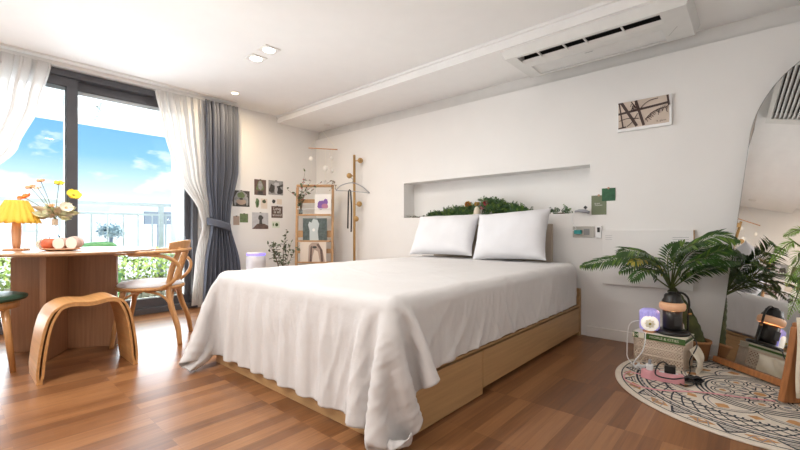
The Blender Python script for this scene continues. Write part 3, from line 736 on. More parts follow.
def crest(u, v):
    a = (u-.5)*2*R(52); rr = .262
    hgt = .722+.095*v-.018*abs(2*u-1)**4*v
    return Vector((rr*math.sin(a), -.005-rr*math.cos(a)-.012*v, hgt))
MB().m(M['chairwood'], True).grid(crest, 24, 5).build('crest_rail', ch, solid=.022, bevel=.004)
MB().m(M['chairwood']).tube(spline([(0, -.165, SH-.01), (0, -.20, .56), (0, -.25, .72)], 5), .011, 8, flat=2.2).build('back_splat', ch)

# ------------------------------------------------------------------ on the table
lp = P(16.5, 250.6, z=TZ); 
lm = thing('table_lamp', 'small wooden table lamp with pleated yellow shade on round table', 'lamp', lp)
M['lampwood'] = wood('lamp wood', (.62, .33, .18), 2, .45, .1, 60)
MB().m(M['lampwood']).lathe((0, 0, 0), [(.074, 0), (.076, .004), (.076, .012), (.070, .016), (.02, .018)], 32).build('base', lm)
MB().m(M['lampwood']).lathe((0, 0, .016), [(.020, 0), (.026, .05), (.029, .12), (.027, .17), (.021, .215), (.012, .235), (.01, .30)], 20).build('post', lm)
M['shade'] = bpy.data.materials.new('yellow pleated shade'); M['shade'].use_nodes = True
b = M['shade'].node_tree.nodes['Principled BSDF']; b.inputs['Base Color'].default_value = (.84, .50, .06, 1); b.inputs['Roughness'].default_value = .7
b.inputs['Emission Color'].default_value = (1, .60, .05, 1); b.inputs['Emission Strength'].default_value = .08
def shade(u, v):
    a = 2*PI*u; pl_ = abs(math.cos(a*9)); r = .058+(.118-.058)*v**1.0+(.017*v+.005)*pl_
    return Vector((r*math.cos(a), r*math.sin(a), .365-.155*v-.012*v*v*pl_))
MB().m(M['shade'], True).grid(shade, 156, 8, wrap=True).build('lamp_shade', lm, solid=.002)
M['bulb'] = mat('warm bulb', (1, .8, .5), .3, emit=(1, .75, .4), estr=6)
MB().m(M['bulb']).ball((0, 0, .30), .026).build('bulb', lm)

tp = P(59.5, 250.8, z=TZ)
ta = YAW
tray = thing('wooden_tray', 'low oval wooden tray on the table beside the lamp', 'tray', tp, ta)
def tr(u, v):
    a = 2*PI*u; k = .55+.45*v; return Vector((.150*k*math.cos(a), .075*k*math.sin(a), .004+.012*v))
MB().m(M['lampwood'], True).grid(lambda u, v: tr(u, v), 40, 6, wrap=True).add([tr(i/40, 0)for i in range(40)], [tuple(range(40))]).build('dish', tray, solid=.007)
def ontray(x, y, z=0): return tp+Matrix.Rotation(ta, 3, 'Z')@Vector((x, y, z))
M['apple'] = mat('red orange fruit skin', (.62, .14, .06), .4, var=.25, vscale=18)
fruit = thing('fruit', 'round red-orange fruit on the wooden tray', 'fruit', ontray(-.068, -.005, .010))
MB().m(M['apple']).lathe((0, 0, 0), [(.012, .004), (.034, .006), (.047, .024), (.05, .043), (.044, .066), (.028, .08), (.010, .078), (.002, .074)], 24).build('flesh', fruit)
MB().m(M['twig']).tube([(0, 0, .072), (.004, 0, .085), (.012, 0, .095)], .003, 6).build('stem', fruit)
M['crumb'] = mat('cream cut face', (.85, .78, .68), .85, bump=.3, bscale=60); M['crust'] = mat('pinkish brown crust', (.62, .42, .36), .8, var=.3, vscale=20)
def roll(lx_, ly_, label, w_=.043, h_=.042, ln=.075, rz=0):
    t = thing('bread_loaf', label, 'bread', ontray(lx_, ly_, .012), ta+rz, 'loaves on the wooden tray')
    def g(u, v):
        a = 2*PI*u; k = [1, 1, 1.02, 1.0, .85, .5, .05][int(round(v*6))]; return Vector((w_*k*math.cos(a), [-.0, .002, .02, .045, .062, .073, .076][int(round(v*6))], h_+h_*k*math.sin(a)*(1 if math.sin(a) > 0 else .96)))
    MB().m(M['crust'], True).grid(g, 24, 7, wrap=True).build('crust', t)
    MB().m(M['crumb']).add([Vector((w_*math.cos(2*PI*i/24), -.001, h_+h_*math.sin(2*PI*i/24)*(1 if i < 12 else .96))) for i in range(24)], [tuple(range(24))]).build('cut_face', t)
roll(.018, -.030, 'cut cream loaf on the tray next to the red fruit'); roll(.103, -.022, 'cut cream loaf at the right end of the wooden tray', .041, .043)
roll(.075, .035, 'brown crusted loaf lying behind the two cut ones', .052, .046, rz=.5)
sl = MB(ontray(-.128, 0, .012)).m(M['offw'], True)
for s_2 in (0, 1): sl.grid(lambda u, v: ontray(-.118-.022*math.sin(PI*v)*(.6+s_2*.5)-.006*s_2, -.01+.03*(u-.5)*math.sin(PI*v), .012+.075*v), 6, 10)
tag(sl.build('seed_pod', solid=.004), 'thin curved off-white pod at the left end of the tray', 'ornament')
# glass vase with flowers, standing on the table behind the tray
vl = ontray(-.115, .095); vl.z = TZ
M['vaseglass'] = mat('clear vase glass', (.68, .76, .78), .03, trans=1); M['vaseglass'].node_tree.nodes['Principled BSDF'].inputs['IOR'].default_value = 1.4
va = thing('glass_vase', 'clear glass bottle vase behind the tray holding poppies', 'vase', vl)
MB().m(M['vaseglass']).lathe((0, 0, 0), [(.042, .001), (.048, .01), (.048, .06), (.036, .10), (.017, .14), (.013, .19), (.016, .235), (.014, .235), (.011, .19), (.015, .14), (.033, .10), (.044, .06), (.044, .012), (.03, .008)], 28, cap=True).build('bottle', va)
M['tan'] = mat('tan band', (.62, .50, .36), .8)
MB().m(M['tan']).lathe((0, 0, .185), [(.0165, 0), (.018, .004), (.018, .044), (.0165, .048)], 20).build('neck_band', va)
FD = (vl-Vector((0, 0, 0))); vf = vl.x*-.6635+vl.y*.748
mouth = vl+Vector((0, 0, .23))
def flower(px, py, dfw, petal, label, size=.03, center=None, leaves=0, name='poppy'):
    head = P(px, py, fwd=vf+dfw); t = thing(name, label, 'flower', (vl.x, vl.y, TZ+.03), group=None); Lo = t.location
    mid = mouth.lerp(head, .5)+Vector((0, 0, .015)); MB(Lo).m(M['stem']).tube(spline([vl+Vector((0, 0, .04)), mouth-Vector((0, 0, .05)), mouth, mid, head], 5), .0022, 6).build('stem', t)
    dirn = (Vector((0, 0, .6))+(head-mouth).normalized()+Vector((1.0, -.1, 0))).normalized(); u_ = dirn.orthogonal().normalized(); w_ = dirn.cross(u_)
    pm = MB(Lo).m(petal, True)
    for k in range(6):
        a = 2*PI*k/6; dv = u_*math.cos(a)+w_*math.sin(a)
        sd = dirn.cross(dv)
        def g(u, v): return head+dv*size*v*.95+dirn*size*(.45*v*v)+sd*(u-.5)*size*1.5*math.sin(PI*min(.93, .12+v*.8))+dirn*.003*math.sin(9*u+k)
        pm.grid(g, 5, 5)
    pm.build('petals', t); MB(Lo).m(center or M['leafy']).ball(head+dirn*.004, size*.22, 8, 6).build('flower_centre', t)
    return t
flower(25, 198, .03, M['orange'], 'deep orange poppy on a bent stem above the lamp shade', .045)
flower(31, 188, .0, M['peach'], 'larger peach poppy beside the orange one', .034)
flower(38, 188.5, .05, M['offw'], 'small cream poppy with peach edge left of the bunch', .026, M['peach'])
flower(41, 181.5, .02, M['peach'], 'flat pale peach poppy topmost on the left side', .028)
flower(59, 184, .03, M['yellow'], 'flat yellow poppy at the top of the bunch', .034)
flower(73.5, 195.5, 0, M['yellow'], 'large bright yellow poppy on the right of the bunch', .048, M['leafy'])
flower(66, 208, -.03, M['offw'], 'white poppy drooping low on the right', .044, M['peach'])
flower(52, 206, -.03, M['peach'], 'small peach bud in the middle of the bunch', .02)
fl = thing('leaf_spray', 'pale green serrated leaves gathered at the vase mouth', 'foliage', (vl.x, vl.y, TZ+.05)); lf = MB(fl.location)
M['palegreen'] = mat('pale sage leaf', (.60, .60, .36), .6, var=.2, vscale=30)
for i in range(80):
    lf.m(M['palegreen'] if random.random() < .7 else M['tan']); a = random.uniform(0, 2*PI); s0_ = mouth+Vector((0, 0, random.uniform(0, .03)))
    e_ = s0_+Vector((.748*math.cos(a)-.2*math.sin(a), .6635*math.cos(a)+.5*math.sin(a), 0))*random.uniform(.06, .17)+Vector((0, 0, random.uniform(.0, .11)))
    m_ = s0_.lerp(e_, .4); lf.leaf(s0_.lerp(e_, .3), e_, .045, (random.gauss(.8, 1), random.gauss(0, 1), random.gauss(.3, .8)), .2, .01)
lf.m(M['stem']).tube([vl+Vector((0, 0, .05)), mouth+Vector((0, 0, .03))], .003, 6)
lf.build('leaves', fl)
# ------------------------------------------------------------------ ceiling fixtures
M['emit'] = mat('lit lamp face', (1, 1, 1), .5, emit=(1, .97, .92), estr=9)
M['emitw'] = mat('warm lit lamp face', (1, 1, 1), .5, emit=(1, .80, .52), estr=7)
def downlight(x, y, z, label, r=.045, em=None, energy=10, color=(1, .965, .92), square=True):
    t = thing('recessed_downlight', label, 'ceiling light', (x, y, z))
    if square: MB().m(M['trim']).rbox((0, 0, -.004), (r*2.9, r*2.9, .008), .012).build('trim_ring', t)
    else: MB().m(M['trim']).lathe((0, 0, -.008), [(r*1.05, 0), (r*1.3, .0), (r*1.35, .007)], 32).build('trim_ring', t)
    MB().m(em or M['emit']).lathe((0, 0, -.012), [(r*.9, 0), (r, .003), (r, .006)], 32).build('lamp_face', t)
    if energy: add_light('downlight_glow', 'AREA', (x, y, z-.016), energy, color, r*2)
    return t
p = P(256, 58, z=HC); downlight(p.x, p.y, HC, 'white square downlight, nearer the window of the close pair', .05)
p = P(269, 49.5, z=HC); downlight(p.x, p.y, HC, 'white square downlight, right one of the close pair', .05)
p = P(235, 92.5, z=HC); downlight(p.x, p.y, HC, 'small warm round downlight near the drape', .035, M['emitw'], 9, (1, .76, .48), False)
p = P(327, 124.5, z=SZ); q = MB((p.x, p.y, SZ-.012)).m(M['trim']).lathe((p.x, p.y, SZ-.012), [(.03, 0), (.045, .002), (.045, .011)], 24)
tag(q.build('smoke_detector'), 'small flat disc on the soffit near the far corner', 'smoke detector')
# unseen downlights and a flat panel, added to light the room
for (x, y, where) in ((-.9, 1.1, 'right of the flat fill panel, towards the bed'), (-2.6, .1, 'over the open floor between table and bed'), (-.9, -.8, 'behind the flat fill panel'), (-3.6, -.8, 'above the left end of the window wall')):
    downlight(x, y, HC, 'added unseen square downlight '+where, .05, None, 12 if x < -2 else 5)
def fill_panel(x, y, sx, sy, e):
    t = thing('fill_light_panel', 'flat white fill panel added under the ceiling, out of view', 'ceiling light', (x, y, HC))
    MB().m(M['trim']).rbox((0, 0, -.03), (sx+.04, sy+.04, .056), .03).build('fill_panel_housing', t)
    MB().m(M['emit2']).rbox((0, 0, -.062), (sx, sy, .008), .02).build('fill_panel_diffuser', t)
    add_light('fill_panel_glow', 'AREA', (x, y, HC-.072), e, (1, .97, .935), sx, sy)
M['emit2'] = mat('fill panel face', (1, 1, 1), .5, emit=(1, .96, .9), estr=3)
fill_panel(-2.0, -.75, .6, .6, 22)  # unseen fill panel, added as the room's main light

# ------------------------------------------------------------------ air conditioner
a0 = (-1.553, 2.987); a1 = (-.28, 3.53); ZA = 2.295
ac = thing('ceiling_air_conditioner', 'long white one-way ceiling air conditioner hanging below the soffit', 'air conditioner', ((a0[0]+a1[0])/2, (a0[1]+a1[1])/2, ZA))
La = Vector((ac.location)); hw, hd_ = (a1[0]-a0[0])/2, (a1[1]-a0[1])/2; zt = SZ-ZA
M['acw'] = mat('air conditioner plastic', (.76, .755, .73), .45)
s0p, s1p = P(519, 60, z=ZA), P(659, 14, z=ZA); sy0 = (s0p.y+s1p.y)/2-La.y-.012; sx0, sx1 = s0p.x-La.x, s1p.x-La.x
sw = .145; gy0 = sy0+sw+.09; gy1 = hd_-.035; gx0, gx1 = sx0+.02, sx1-.02
body = MB().m(M['acw'])
def ring_band(x0, x1, y0, y1): body.box(((x0+x1)/2, (y0+y1)/2, zt/2), (x1-x0, y1-y0, zt))
ring_band(-hw+.03, hw-.03, -hd_+.03, sy0); ring_band(-hw+.03, sx0, sy0, sy0+sw); ring_band(sx1, hw-.03, sy0, sy0+sw); ring_band(-hw+.03, hw-.03, sy0+sw, gy0)
ring_band(-hw+.03, gx0, gy0, gy1); ring_band(gx1, hw-.03, gy0, gy1); ring_band(-hw+.03, hw-.03, gy1, hd_)
# sloping rims on the two short ends and the room side
for sx in (-1, 1): body.add([Vector((sx*(hw-.03), -hd_+.03, 0)), Vector((sx*(hw-.03), hd_, 0)), Vector((sx*hw, hd_, zt)), Vector((sx*hw, -hd_, zt)), Vector((sx*(hw-.03), -hd_+.03, zt)), Vector((sx*(hw-.03), hd_, zt))], [(0, 1, 2, 3), (0, 3, 4), (1, 5, 2)])
body.add([Vector((-hw+.03, -hd_+.03, 0)), Vector((hw-.03, -hd_+.03, 0)), Vector((hw, -hd_, zt)), Vector((-hw, -hd_, zt))], [(0, 1, 2, 3)])
body.build('panel', ac)
MB().m(M['black']).box(((sx0+sx1)/2, sy0+sw/2, zt-.003), (sx1-sx0, sw, .004)).box(((sx0+sx1)/2, sy0+sw-.001, .04), (sx1-sx0, .003, .045)).build('outlet_slot', ac)
MB().m(M['black']).box(((gx0+gx1)/2, (gy0+gy1)/2, zt-.003), (gx1-gx0, gy1-gy0, .004)).build('intake_recess', ac)
MB().m(M['acw']).add([Vector((sx0, sy0+sw, .0)), Vector((sx1, sy0+sw, 0)), Vector((sx1, sy0+sw*.70, .012)), Vector((sx0, sy0+sw*.70, .012))], [(0, 1, 2, 3)]).build('louver', ac, solid=.003); lvr = bpy.data.objects[-1] if False else [c_ for c_ in ac.children if c_.name.startswith('louver')][0]
for k in (.17, .37, .52, .77):
    x = sx0+(sx1-sx0)*k; MB().m(M['acw']).box((x, sy0+sw*.42, .006), (.009, sw*.84, .014)).build('vane', lvr)
ng = int((gy1-gy0)/.027)
gr = MB().m(M['acw'])
for i in range(ng+1): gr.box(((gx0+gx1)/2, gy0+(gy1-gy0)*i/ng, .012), (gx1-gx0, .004, .026), Matrix.Rotation(R(40), 3, 'X'))
gr.build('intake_grille', ac)
M['seam'] = mat('seam grey', (.50, .49, .47), .7)  # plain grey for the cover's joint line
q0 = MB().m(M['seam'])
q0.box((hw-.14, .10, -.0005), (.003, .14, .001), Matrix.Rotation(R(28), 3, 'Z'))
mk = P(589, 52, z=ZA)-La
q0.m(M['greyp']).box((mk.x, mk.y, -.0005), (.06, .005, .001)); q0.build('cover_seam', ac)

# ------------------------------------------------------------------ wall pictures (headboard wall)
def plate(name, cx, cz, w, h, y, th, material, bevel=0):
    return MB((cx, y, cz)).m(material).box((cx, y-th/2, cz), (w, th, h)).build(name, bevel=bevel)
M['canvas'] = mat('canvas beige', (.60, .50, .42), .8, var=.12, vscale=7); M['ink'] = mat('dark brown ink', (.075, .05, .045), .8)
xa, xb, za, zb = -.822, -.456, 1.69, 1.925
pic = thing('wall_picture', 'small abstract print of dark lines in a white frame high on wall', 'picture', ((xa+xb)/2, WY, za))
Lp = pic.location
MB(Lp).m(M['white']).box(((xa+xb)/2, WY-.010, (za+zb)/2), (xb-xa, .020, zb-za)).build('frame', pic, bevel=.002)
cv = MB(Lp).m(M['canvas']); u0, u1, v0, v1 = xa+.008, xb-.016, za+.022, zb-.004
cv.box(((u0+u1)/2, WY-.0212, (v0+v1)/2), (u1-u0, .002, v1-v0)); cv.m(M['ink'])
def uv(u, v, k=0): return Vector((u0+(u1-u0)*u, WY-.0235-k*.0003, v0+(v1-v0)*v))
def stroke(mb, pts, wd, k=0):
    pts = [Vector(p) for p in pts]
    for a_, b_ in zip(pts, pts[1:]):
        d_ = (b_-a_).normalized(); n_ = Vector((-d_.z, 0, d_.x))*wd/2
        mb.add([a_-n_, b_-n_, b_+n_, a_+n_], [(0, 1, 2, 3)], False)
for k, (pa, pb, wd) in enumerate((((.0, .57), (1, .72), .017), ((.02, .97), (.10, .02), .010), ((.07, .98), (.38, .03), .021), ((.36, .99), (.52, .02), .019), ((.27, .97), (.36, .72), .008), ((.97, .99), (1, .62), .013), ((0, .97), (.10, .97), .012), ((0, .02), (.16, .05), .010))):
    stroke(cv, [uv(*pa, k), uv(*pb, k)], wd)
for k, (c_, pts) in enumerate((((0, 0), [(.44, .62), (.52, .78), (.64, .9), (.8, .93)]), ((0, 0), [(.55, .22), (.66, .42), (.8, .52), (.97, .56)]), ((0, 0), [(.18, .05), (.30, .22), (.40, .5)]), ((0, 0), [(.02, .30), (.2, .36), (.42, .30)]))):
    stroke(cv, [uv(a_[0], a_[1], 9+k) for a_ in [(p_.x, p_.z) for p_ in spline([(x_, 0, y_) for x_, y_ in pts], 4)]], .006)
for i in range(26):
    t_ = i/25; b0 = (.55+.42*t_, .22+.34*math.sin(t_*1.6)); dx, dy = random.uniform(-.03, .07), random.uniform(-.2, -.06) if i % 2 else random.uniform(.03, .10)
    stroke(cv, [uv(*b0, 14), uv(b0[0]+dx, b0[1]+dy, 14)], .004)
for i in range(22):
    b0 = (.27+random.random()*.09, .62+random.random()*.3); stroke(cv, [uv(*b0, 15), uv(b0[0]+random.uniform(-.04, .05), b0[1]-random.uniform(.05, .12), 15)], .004)
text_mb(cv, 'k. glenn', .020, uv(.86, .10, 15), (1, 0, 0), (0, 0, 1), M['ink'])
cv.build('print', pic)
# flat wall panel behind the palm
pn = thing('wall_access_panel', 'wide flat white wall panel with small vent lines behind the palm', 'wall panel', (-.63, WY, .455))
MB(pn.location).m(M['wall']).box((-.629, WY-.012, .678), (.612, .024, .445)).build('panel_face', pn, bevel=.003)
vg = MB(pn.location).m(M['greyp'])
for k in range(3): vg.box((-.40, WY-.0245, .845-k*.016), (.10, .001, .0022)); vg.box((-.885, WY-.0245, .855-k*.016), (.05, .001, .0015))
vg.build('vent_line', pn)
MB(pn.location).m(M['rattan']).box((-.322, WY-.012, .855), (.006, .02, .09)).build('hinge', pn)
# switch and charger group
def WP(px, py, dy=0): v = P(px, py, Y=WY-dy); return v
def card(px0, py0, px1, py1, name, label, material, cat='card', tape=None, k=0):
    a_, b_ = WP(px0, py0), WP(px1, py1); cx, cz = (a_.x+b_.x)/2, (a_.z+b_.z)/2
    t = thing(name, label, cat, (cx, WY, b_.z))
    cb = MB(t.location).m(material).box((cx, WY-.0012-k*.002, cz), (abs(b_.x-a_.x), .0016, abs(a_.z-b_.z)))
    return t, cb, cx, cz, abs(b_.x-a_.x), abs(a_.z-b_.z)
M['cg1'] = mat('sage card', (.17, .20, .12), .7); M['cg2'] = mat('dark green card', (.02, .10, .04), .6, var=.3, vscale=40); M['cork'] = mat('tan clip', (.55, .33, .22), .7)
t, cb, cx, cz, w_, h_ = card(591.5, 195.8, 606.5, 214.6, 'postcard', 'sage green card with pale lettering taped beside the niche', M['cg1'])
text_mb(cb, 'SLOW', .016, (cx-.012, WY-.0022, cz+.012), (1, 0, 0), (0, 0, 1), M['paper']); text_mb(cb, 'MORNING', .012, (cx-.002, WY-.0022, cz-.002), (1, 0, 0), (0, 0, 1), M['paper'])
cb.build('card', t); MB(t.location).m(M['cork']).lathe((cx, WY-.004, cz+h_/2), [(.009, -.001), (.009, .002)], 12, Matrix.Rotation(R(90), 3, 'X')).build('clip', t)
t, cb, cx, cz, w_, h_ = card(602, 188.6, 615.5, 200.6, 'postcard', 'small dark green card overlapping the sage one', M['cg2'], k=1)
cb.build('card', t); MB(t.location).m(M['cork']).lathe((cx, WY-.006, cz+h_/2), [(.009, -.001), (.009, .002)], 12, Matrix.Rotation(R(90), 3, 'X')).build('clip', t)
a_, b_ = WP(573, 226.5), WP(594.5, 237.5)
sw_ = thing('wall_outlet', 'grey double wall socket plate with a teal plug beside the bed', 'outlet', ((a_.x+b_.x)/2, WY, b_.z))
M['plate'] = mat('warm grey plate', (.46, .44, .40), .45); M['teal'] = mat('teal plastic', (.02, .28, .28), .4)
MB(sw_.location).m(M['plate']).box(((a_.x+b_.x)/2, WY-.005, (a_.z+b_.z)/2), (b_.x-a_.x, .01, a_.z-b_.z)).build('plate', sw_, bevel=.003); plt_ = sw_.children[0]
c1 = WP(587, 232); MB(sw_.location).m(M['greyp']).box((c1.x, WY-.011, c1.z), (.045, .003, .052)).build('socket', plt_)
c1 = WP(579, 232); tl = MB((c1.x, WY, c1.z)).m(M['teal']).rbox((c1.x, WY-.03, c1.z), (.058, .036, .034), .008)
tag(tl.build('plug_adapter'), 'teal plug adapter pushed into the grey wall socket', 'plug')
c1 = WP(599.2, 232); rm = thing('wall_remote', 'white remote with dark display hung right of the grey socket', 'remote', (c1.x, WY, c1.z-.05))
MB(rm.location).m(M['white']).rbox((c1.x, WY-.010, c1.z), (.045, .02, .10), .008).build('case', rm); rmc = rm.children[0]
MB(rm.location).m(M['black']).box((c1.x, WY-.0215, c1.z+.018), (.02, .002, .04)).build('display', rmc)
c1 = WP(583, 210.5)
wl = thing('reading_light', 'grey clip reading lamp on a thin cord above the socket', 'lamp', (c1.x, WY, WP(583, 214).z))
Lw = wl.location
M['mgrey'] = mat('mid grey plastic', (.32, .33, .36), .4)
MB(Lw).m(M['mgrey']).tube([WP(575, 211.5, .03), WP(579, 210.8, .035), WP(585, 211.2, .04), WP(589.6, 212.6, .035)], [.008, .013, .017, .010], 10).build('shade', wl)
MB(Lw).m(M['black']).box(WP(585.5, 207.5, .03), (.02, .02, .022), Matrix.Rotation(R(40), 3, 'Y')).build('clip', wl)
MB(Lw).m(M['white']).tube(spline([WP(575, 211.5, .03), WP(572, 216, .02), WP(573, 223, .012), WP(576, 229, .03), WP(571, 231, .02)], 5), .003, 6).build('cord', wl)

# ------------------------------------------------------------------ greenery in the niche
def garland(label, px0, px1, base, prof, n, y=WY+.07, seed=1):
    t = thing('greenery_garland', label, 'plant', ((P(px0, 216, Y=y).x+P(px1, 216, Y=y).x)/2, y, base)); g = MB(t.location); rng = random.Random(seed)
    for i in range(n):
        u = rng.random(); x = P(px0+(px1-px0)*u, 216, Y=y).x; hmax = prof(u)
        if hmax < .04:
            c = Vector((x, y+rng.uniform(-.04, .05), base+.006)); out = Vector((rng.gauss(0, 1), rng.gauss(0, 1), abs(rng.gauss(.1, .3)))).normalized()*.035
            g.m(M['leafd']).leaf(c, c+out, .012, (0, 0, 1), .2); continue
        c = Vector((x, y+rng.uniform(-.05, .05), base+.010+(hmax-.02)*rng.random()**.9))
        out = Vector((rng.gauss((u-.5)*.8, .8), rng.gauss(-.5, .4), rng.gauss(.25, .5))).normalized()*rng.uniform(.04, .075)
        if c.z+out.z < base+.004: out.z = abs(out.z)*.3
        mm = M['leafd'] if rng.random() < .5 else M['leaf'] if rng.random() < .6 else M['leafl']
        # a short sprig: stalk with paired leaflets
        sd = out.cross(Vector((rng.gauss(0, .4), -1, rng.gauss(0, .4)))).normalized(); L_ = out.length
        for k in range(5):
            pk = c+out*(k/5)
            for s_ in (-1, 1): g.m(mm).leaf(pk, pk+(out/L_*.6+sd*s_*.8)*.024*(1-.12*k), .009, (0, -1, .4), .2)
    g.m(M['twig'])
    g.build('foliage', t); MB(t.location).m(M['twig']).tube([(P(px0+3, 216, Y=y).x, y, base+.008), (P(px1-3, 216, Y=y).x, y, base+.008)], .005, 6).build('stem', t)
    return t
garland('dark green foliage heaped in the left part of the niche', 424, 476, NZ0, lambda u: .012+.125*u**.8, 420, seed=2)
garland('denser green foliage heaped in the niche behind the right pillow', 482, 536, NZ0, lambda u: .014+.16*min(1, (1-u)*1.25)**.8, 480, seed=3)
garland('thin green sprig lying at the right end of the niche', 550, 568, NZ0, lambda u: .05, 16, seed=4)
garland('thin dark sprig lying at the left end of the niche', 409, 424, NZ0, lambda u: .008, 40, seed=5)
def bloom(px, py, label, ms, r=.03, n=60, y=WY+.03):
    c = P(px, py, Y=y); t = MB((c.x, c.y, NZ0)); rng = random.Random(int(px))
    t.m(M['stem']).tube([(c.x, c.y+.01, NZ0+.003), c], .004, 6)
    for i in range(n):
        d_ = Vector((rng.gauss(0, 1.3), rng.gauss(-.3, 1), rng.gauss(.3, .7))).normalized(); t.m(rng.choice(ms)).leaf(c+d_*r*.3, c+d_*r*1.1, r*.5, (0, -1, 0), .1)
    return tag(t.build('flower_head'), label, 'flower')
M['rust'] = mat('rust orange petals', (.42, .13, .02), .7, var=.3)
bloom(468, 204.5, 'rust orange flower head at the top of the left foliage', [M['rust'], M['rust'], M['leafy']], .036)
bloom(477, 204, 'wider rust and yellow flower beside the red blossoms', [M['rust'], M['leafy']], .028)
bloom(486, 203, 'dark red blossom at the top of the right foliage', [M['red']], .03)
bloom(482, 208, 'small crimson blossom between the two foliage heaps', [M['red'], M['pink']], .022)
c = P(478, 216, Y=WY+.03); MBo = MB((c.x, c.y-.02, NZ0)).m(M['cream']).lathe((c.x, c.y-.02, NZ0), [(.028, .0), (.038, .01), (.034, .05), (.022, .085), (.012, .098), (.002, .100)], 20)
tag(MBo.build('cone_ornament'), 'cream cone shaped ornament in the middle of the niche', 'ornament')

# ------------------------------------------------------------------ prints on the photo wall
M['phg'] = mat('photo grey', (.30, .30, .30), .7, var=.3, vscale=25); M['phl'] = mat('photo light grey', (.50, .50, .52), .7, var=.1, vscale=25); M['phd'] = mat('photo dark', (.06, .055, .05), .7, var=.4, vscale=40)
M['phb'] = mat('photo brown', (.13, .085, .07), .7, var=.3, vscale=30); M['sagep'] = mat('sage leaf print', (.14, .19, .09), .7, var=.3, vscale=50); M['tanp'] = mat('tan card', (.42, .32, .26), .7); M['crp'] = mat('cream print', (.72, .63, .54), .7)
M['mint'] = mat('mint card', (.66, .72, .60), .7)
def XP(px, py): return P(px, py, X=WX)
def wprint(px0, py0, px1, py1, label, material, deco=None, name='art_print', clip=True, cat='print'):
    a_, b_ = XP(px0, py0), XP(px1, py1); cy, cz = (a_.y+b_.y)/2, (a_.z+b_.z)/2; w_, h_ = b_.y-a_.y, a_.z-b_.z
    t = thing(name, label, cat, (WX, cy, b_.z)); mb = MB(t.location).m(material).box((WX+.001, cy, cz), (.002, w_, h_))
    def Q(u, v, k=0): return Vector((WX+.0022+k*.0002, a_.y+w_*u, b_.z+h_*v))
    def poly(m_, pts, k=0): mb.m(m_).add([Q(u, v, k) for u, v in pts], [tuple(range(len(pts)))], False)
    def blob(m_, cu, cv_, ru, rv, k=0, n=14, j=0):
        rng = random.Random(int(cu*100+cv_*37)); poly(m_, [(min(1, max(0, cu+ru*(1+j*rng.uniform(-1, 1))*math.cos(2*PI*i/n))), min(1, max(0, cv_+rv*(1+j*rng.uniform(-1, 1))*math.sin(2*PI*i/n)))) for i in range(n)], k)
    if deco: deco(poly, blob, Q, mb)
    mb.build('sheet', t)
    if clip: MB(t.location).m(M['black']).box((WX+.005, cy, a_.z), (.008, .02, .01)).build('clip', t)
    return t
wprint(232.5, 190, 249.5, 207, 'dark portrait print of folded arms, leftmost on the photo wall', M['phd'], lambda p_, b_, Q, mb: (b_(M['phg'], .5, .6, .35, .38, 1, j=.15), b_(M['sagep'], .5, .72, .22, .2, 2, j=.2), b_(M['tanp'], .5, .3, .3, .16, 3, j=.2), b_(M['phd'], .5, .48, .12, .06, 4), b_(M['phg'], .15, .35, .07, .3, 5), b_(M['phg'], .85, .35, .07, .3, 5)))
wprint(254.3, 179, 266, 195.5, 'dark print of a pale veiled figure, top left of the grid', M['phb'], lambda p_, b_, Q, mb: (p_(M['sagep'], [(.1, .35), (.35, .9), (.6, .95), (.85, .4), (.6, .3), (.4, .3)], 1), b_(M['phg'], .48, .62, .2, .3, 2, j=.2), p_(M['phd'], [(.2, .0), (.8, 0), (.7, .25), (.3, .25)], 3)))
wprint(268.4, 180, 283, 195.5, 'black and white photo of entwined figures, top right of the grid', M['phg'], lambda p_, b_, Q, mb: (b_(M['phd'], .25, .4, .22, .3, 1, j=.3), b_(M['phl'], .55, .75, .2, .14, 2, j=.2), b_(M['charcoal'], .75, .3, .2, .25, 3, j=.3), b_(M['phl'], .5, .35, .1, .3, 4, j=.3), p_(M['phd'], [(.55, .6), (1, .8), (1, .65), (.6, .5)], 5)))
wprint(254.5, 197, 260.6, 208.5, 'small card with a dark green leaf under the veiled figure', M['paper'], lambda p_, b_, Q, mb: (b_(M['sagep'], .45, .5, .3, .42, 1, j=.2), b_(M['leafd'], .5, .4, .15, .25, 2, j=.2)), clip=False)
wprint(261, 198.5, 267.2, 208.8, 'small cream card with a round green sprig', M['crp'], lambda p_, b_, Q, mb: (b_(M['olive'], .5, .72, .3, .2, 1, j=.2),), clip=False)
wprint(271.5, 198.5, 276.3, 204.2, 'tiny card with a dark mark above the lettered poster', M['paper'], lambda p_, b_, Q, mb: (b_(M['charcoal'], .45, .5, .35, .35, 1, j=.2),), clip=False)
wprint(276.8, 199, 281.8, 204.6, 'tiny beige card beside the one with a dark mark', M['crp'], None, clip=False)
def lovep(p_, b_, Q, mb):
    for k, tx in enumerate(('Love', 'is all', 'around')):
        text_mb(mb, tx, .060 if k < 2 else .048, Q(.5, .78-.27*k, 2), (0, 1, 0), (0, 0, 1), M['paper'])
wprint(271.4, 206, 282.5, 218, 'small dark poster with white hand lettering', M['phb'], lovep, name='poster', cat='poster')
wprint(252, 212.3, 268.2, 229, 'grey print of a lone figure on a dark rock', M['phl'], lambda p_, b_, Q, mb: (p_(M['phb'], [(0, 0), (1, 0), (1, .2), (.75, .32), (.5, .35), (.3, .3), (.12, .12)], 1), p_(M['phd'], [(.42, .3), (.62, .3), (.6, .6), (.45, .6)], 2), b_(M['phd'], .52, .68, .16, .16, 3, j=.15)))
wprint(233.2, 216, 239.4, 225, 'small brown tan card next to the olive green one', M['tanp'])
wprint(239.8, 213.5, 248, 222.5, 'small olive green card right of the tan one', M['sagep'])
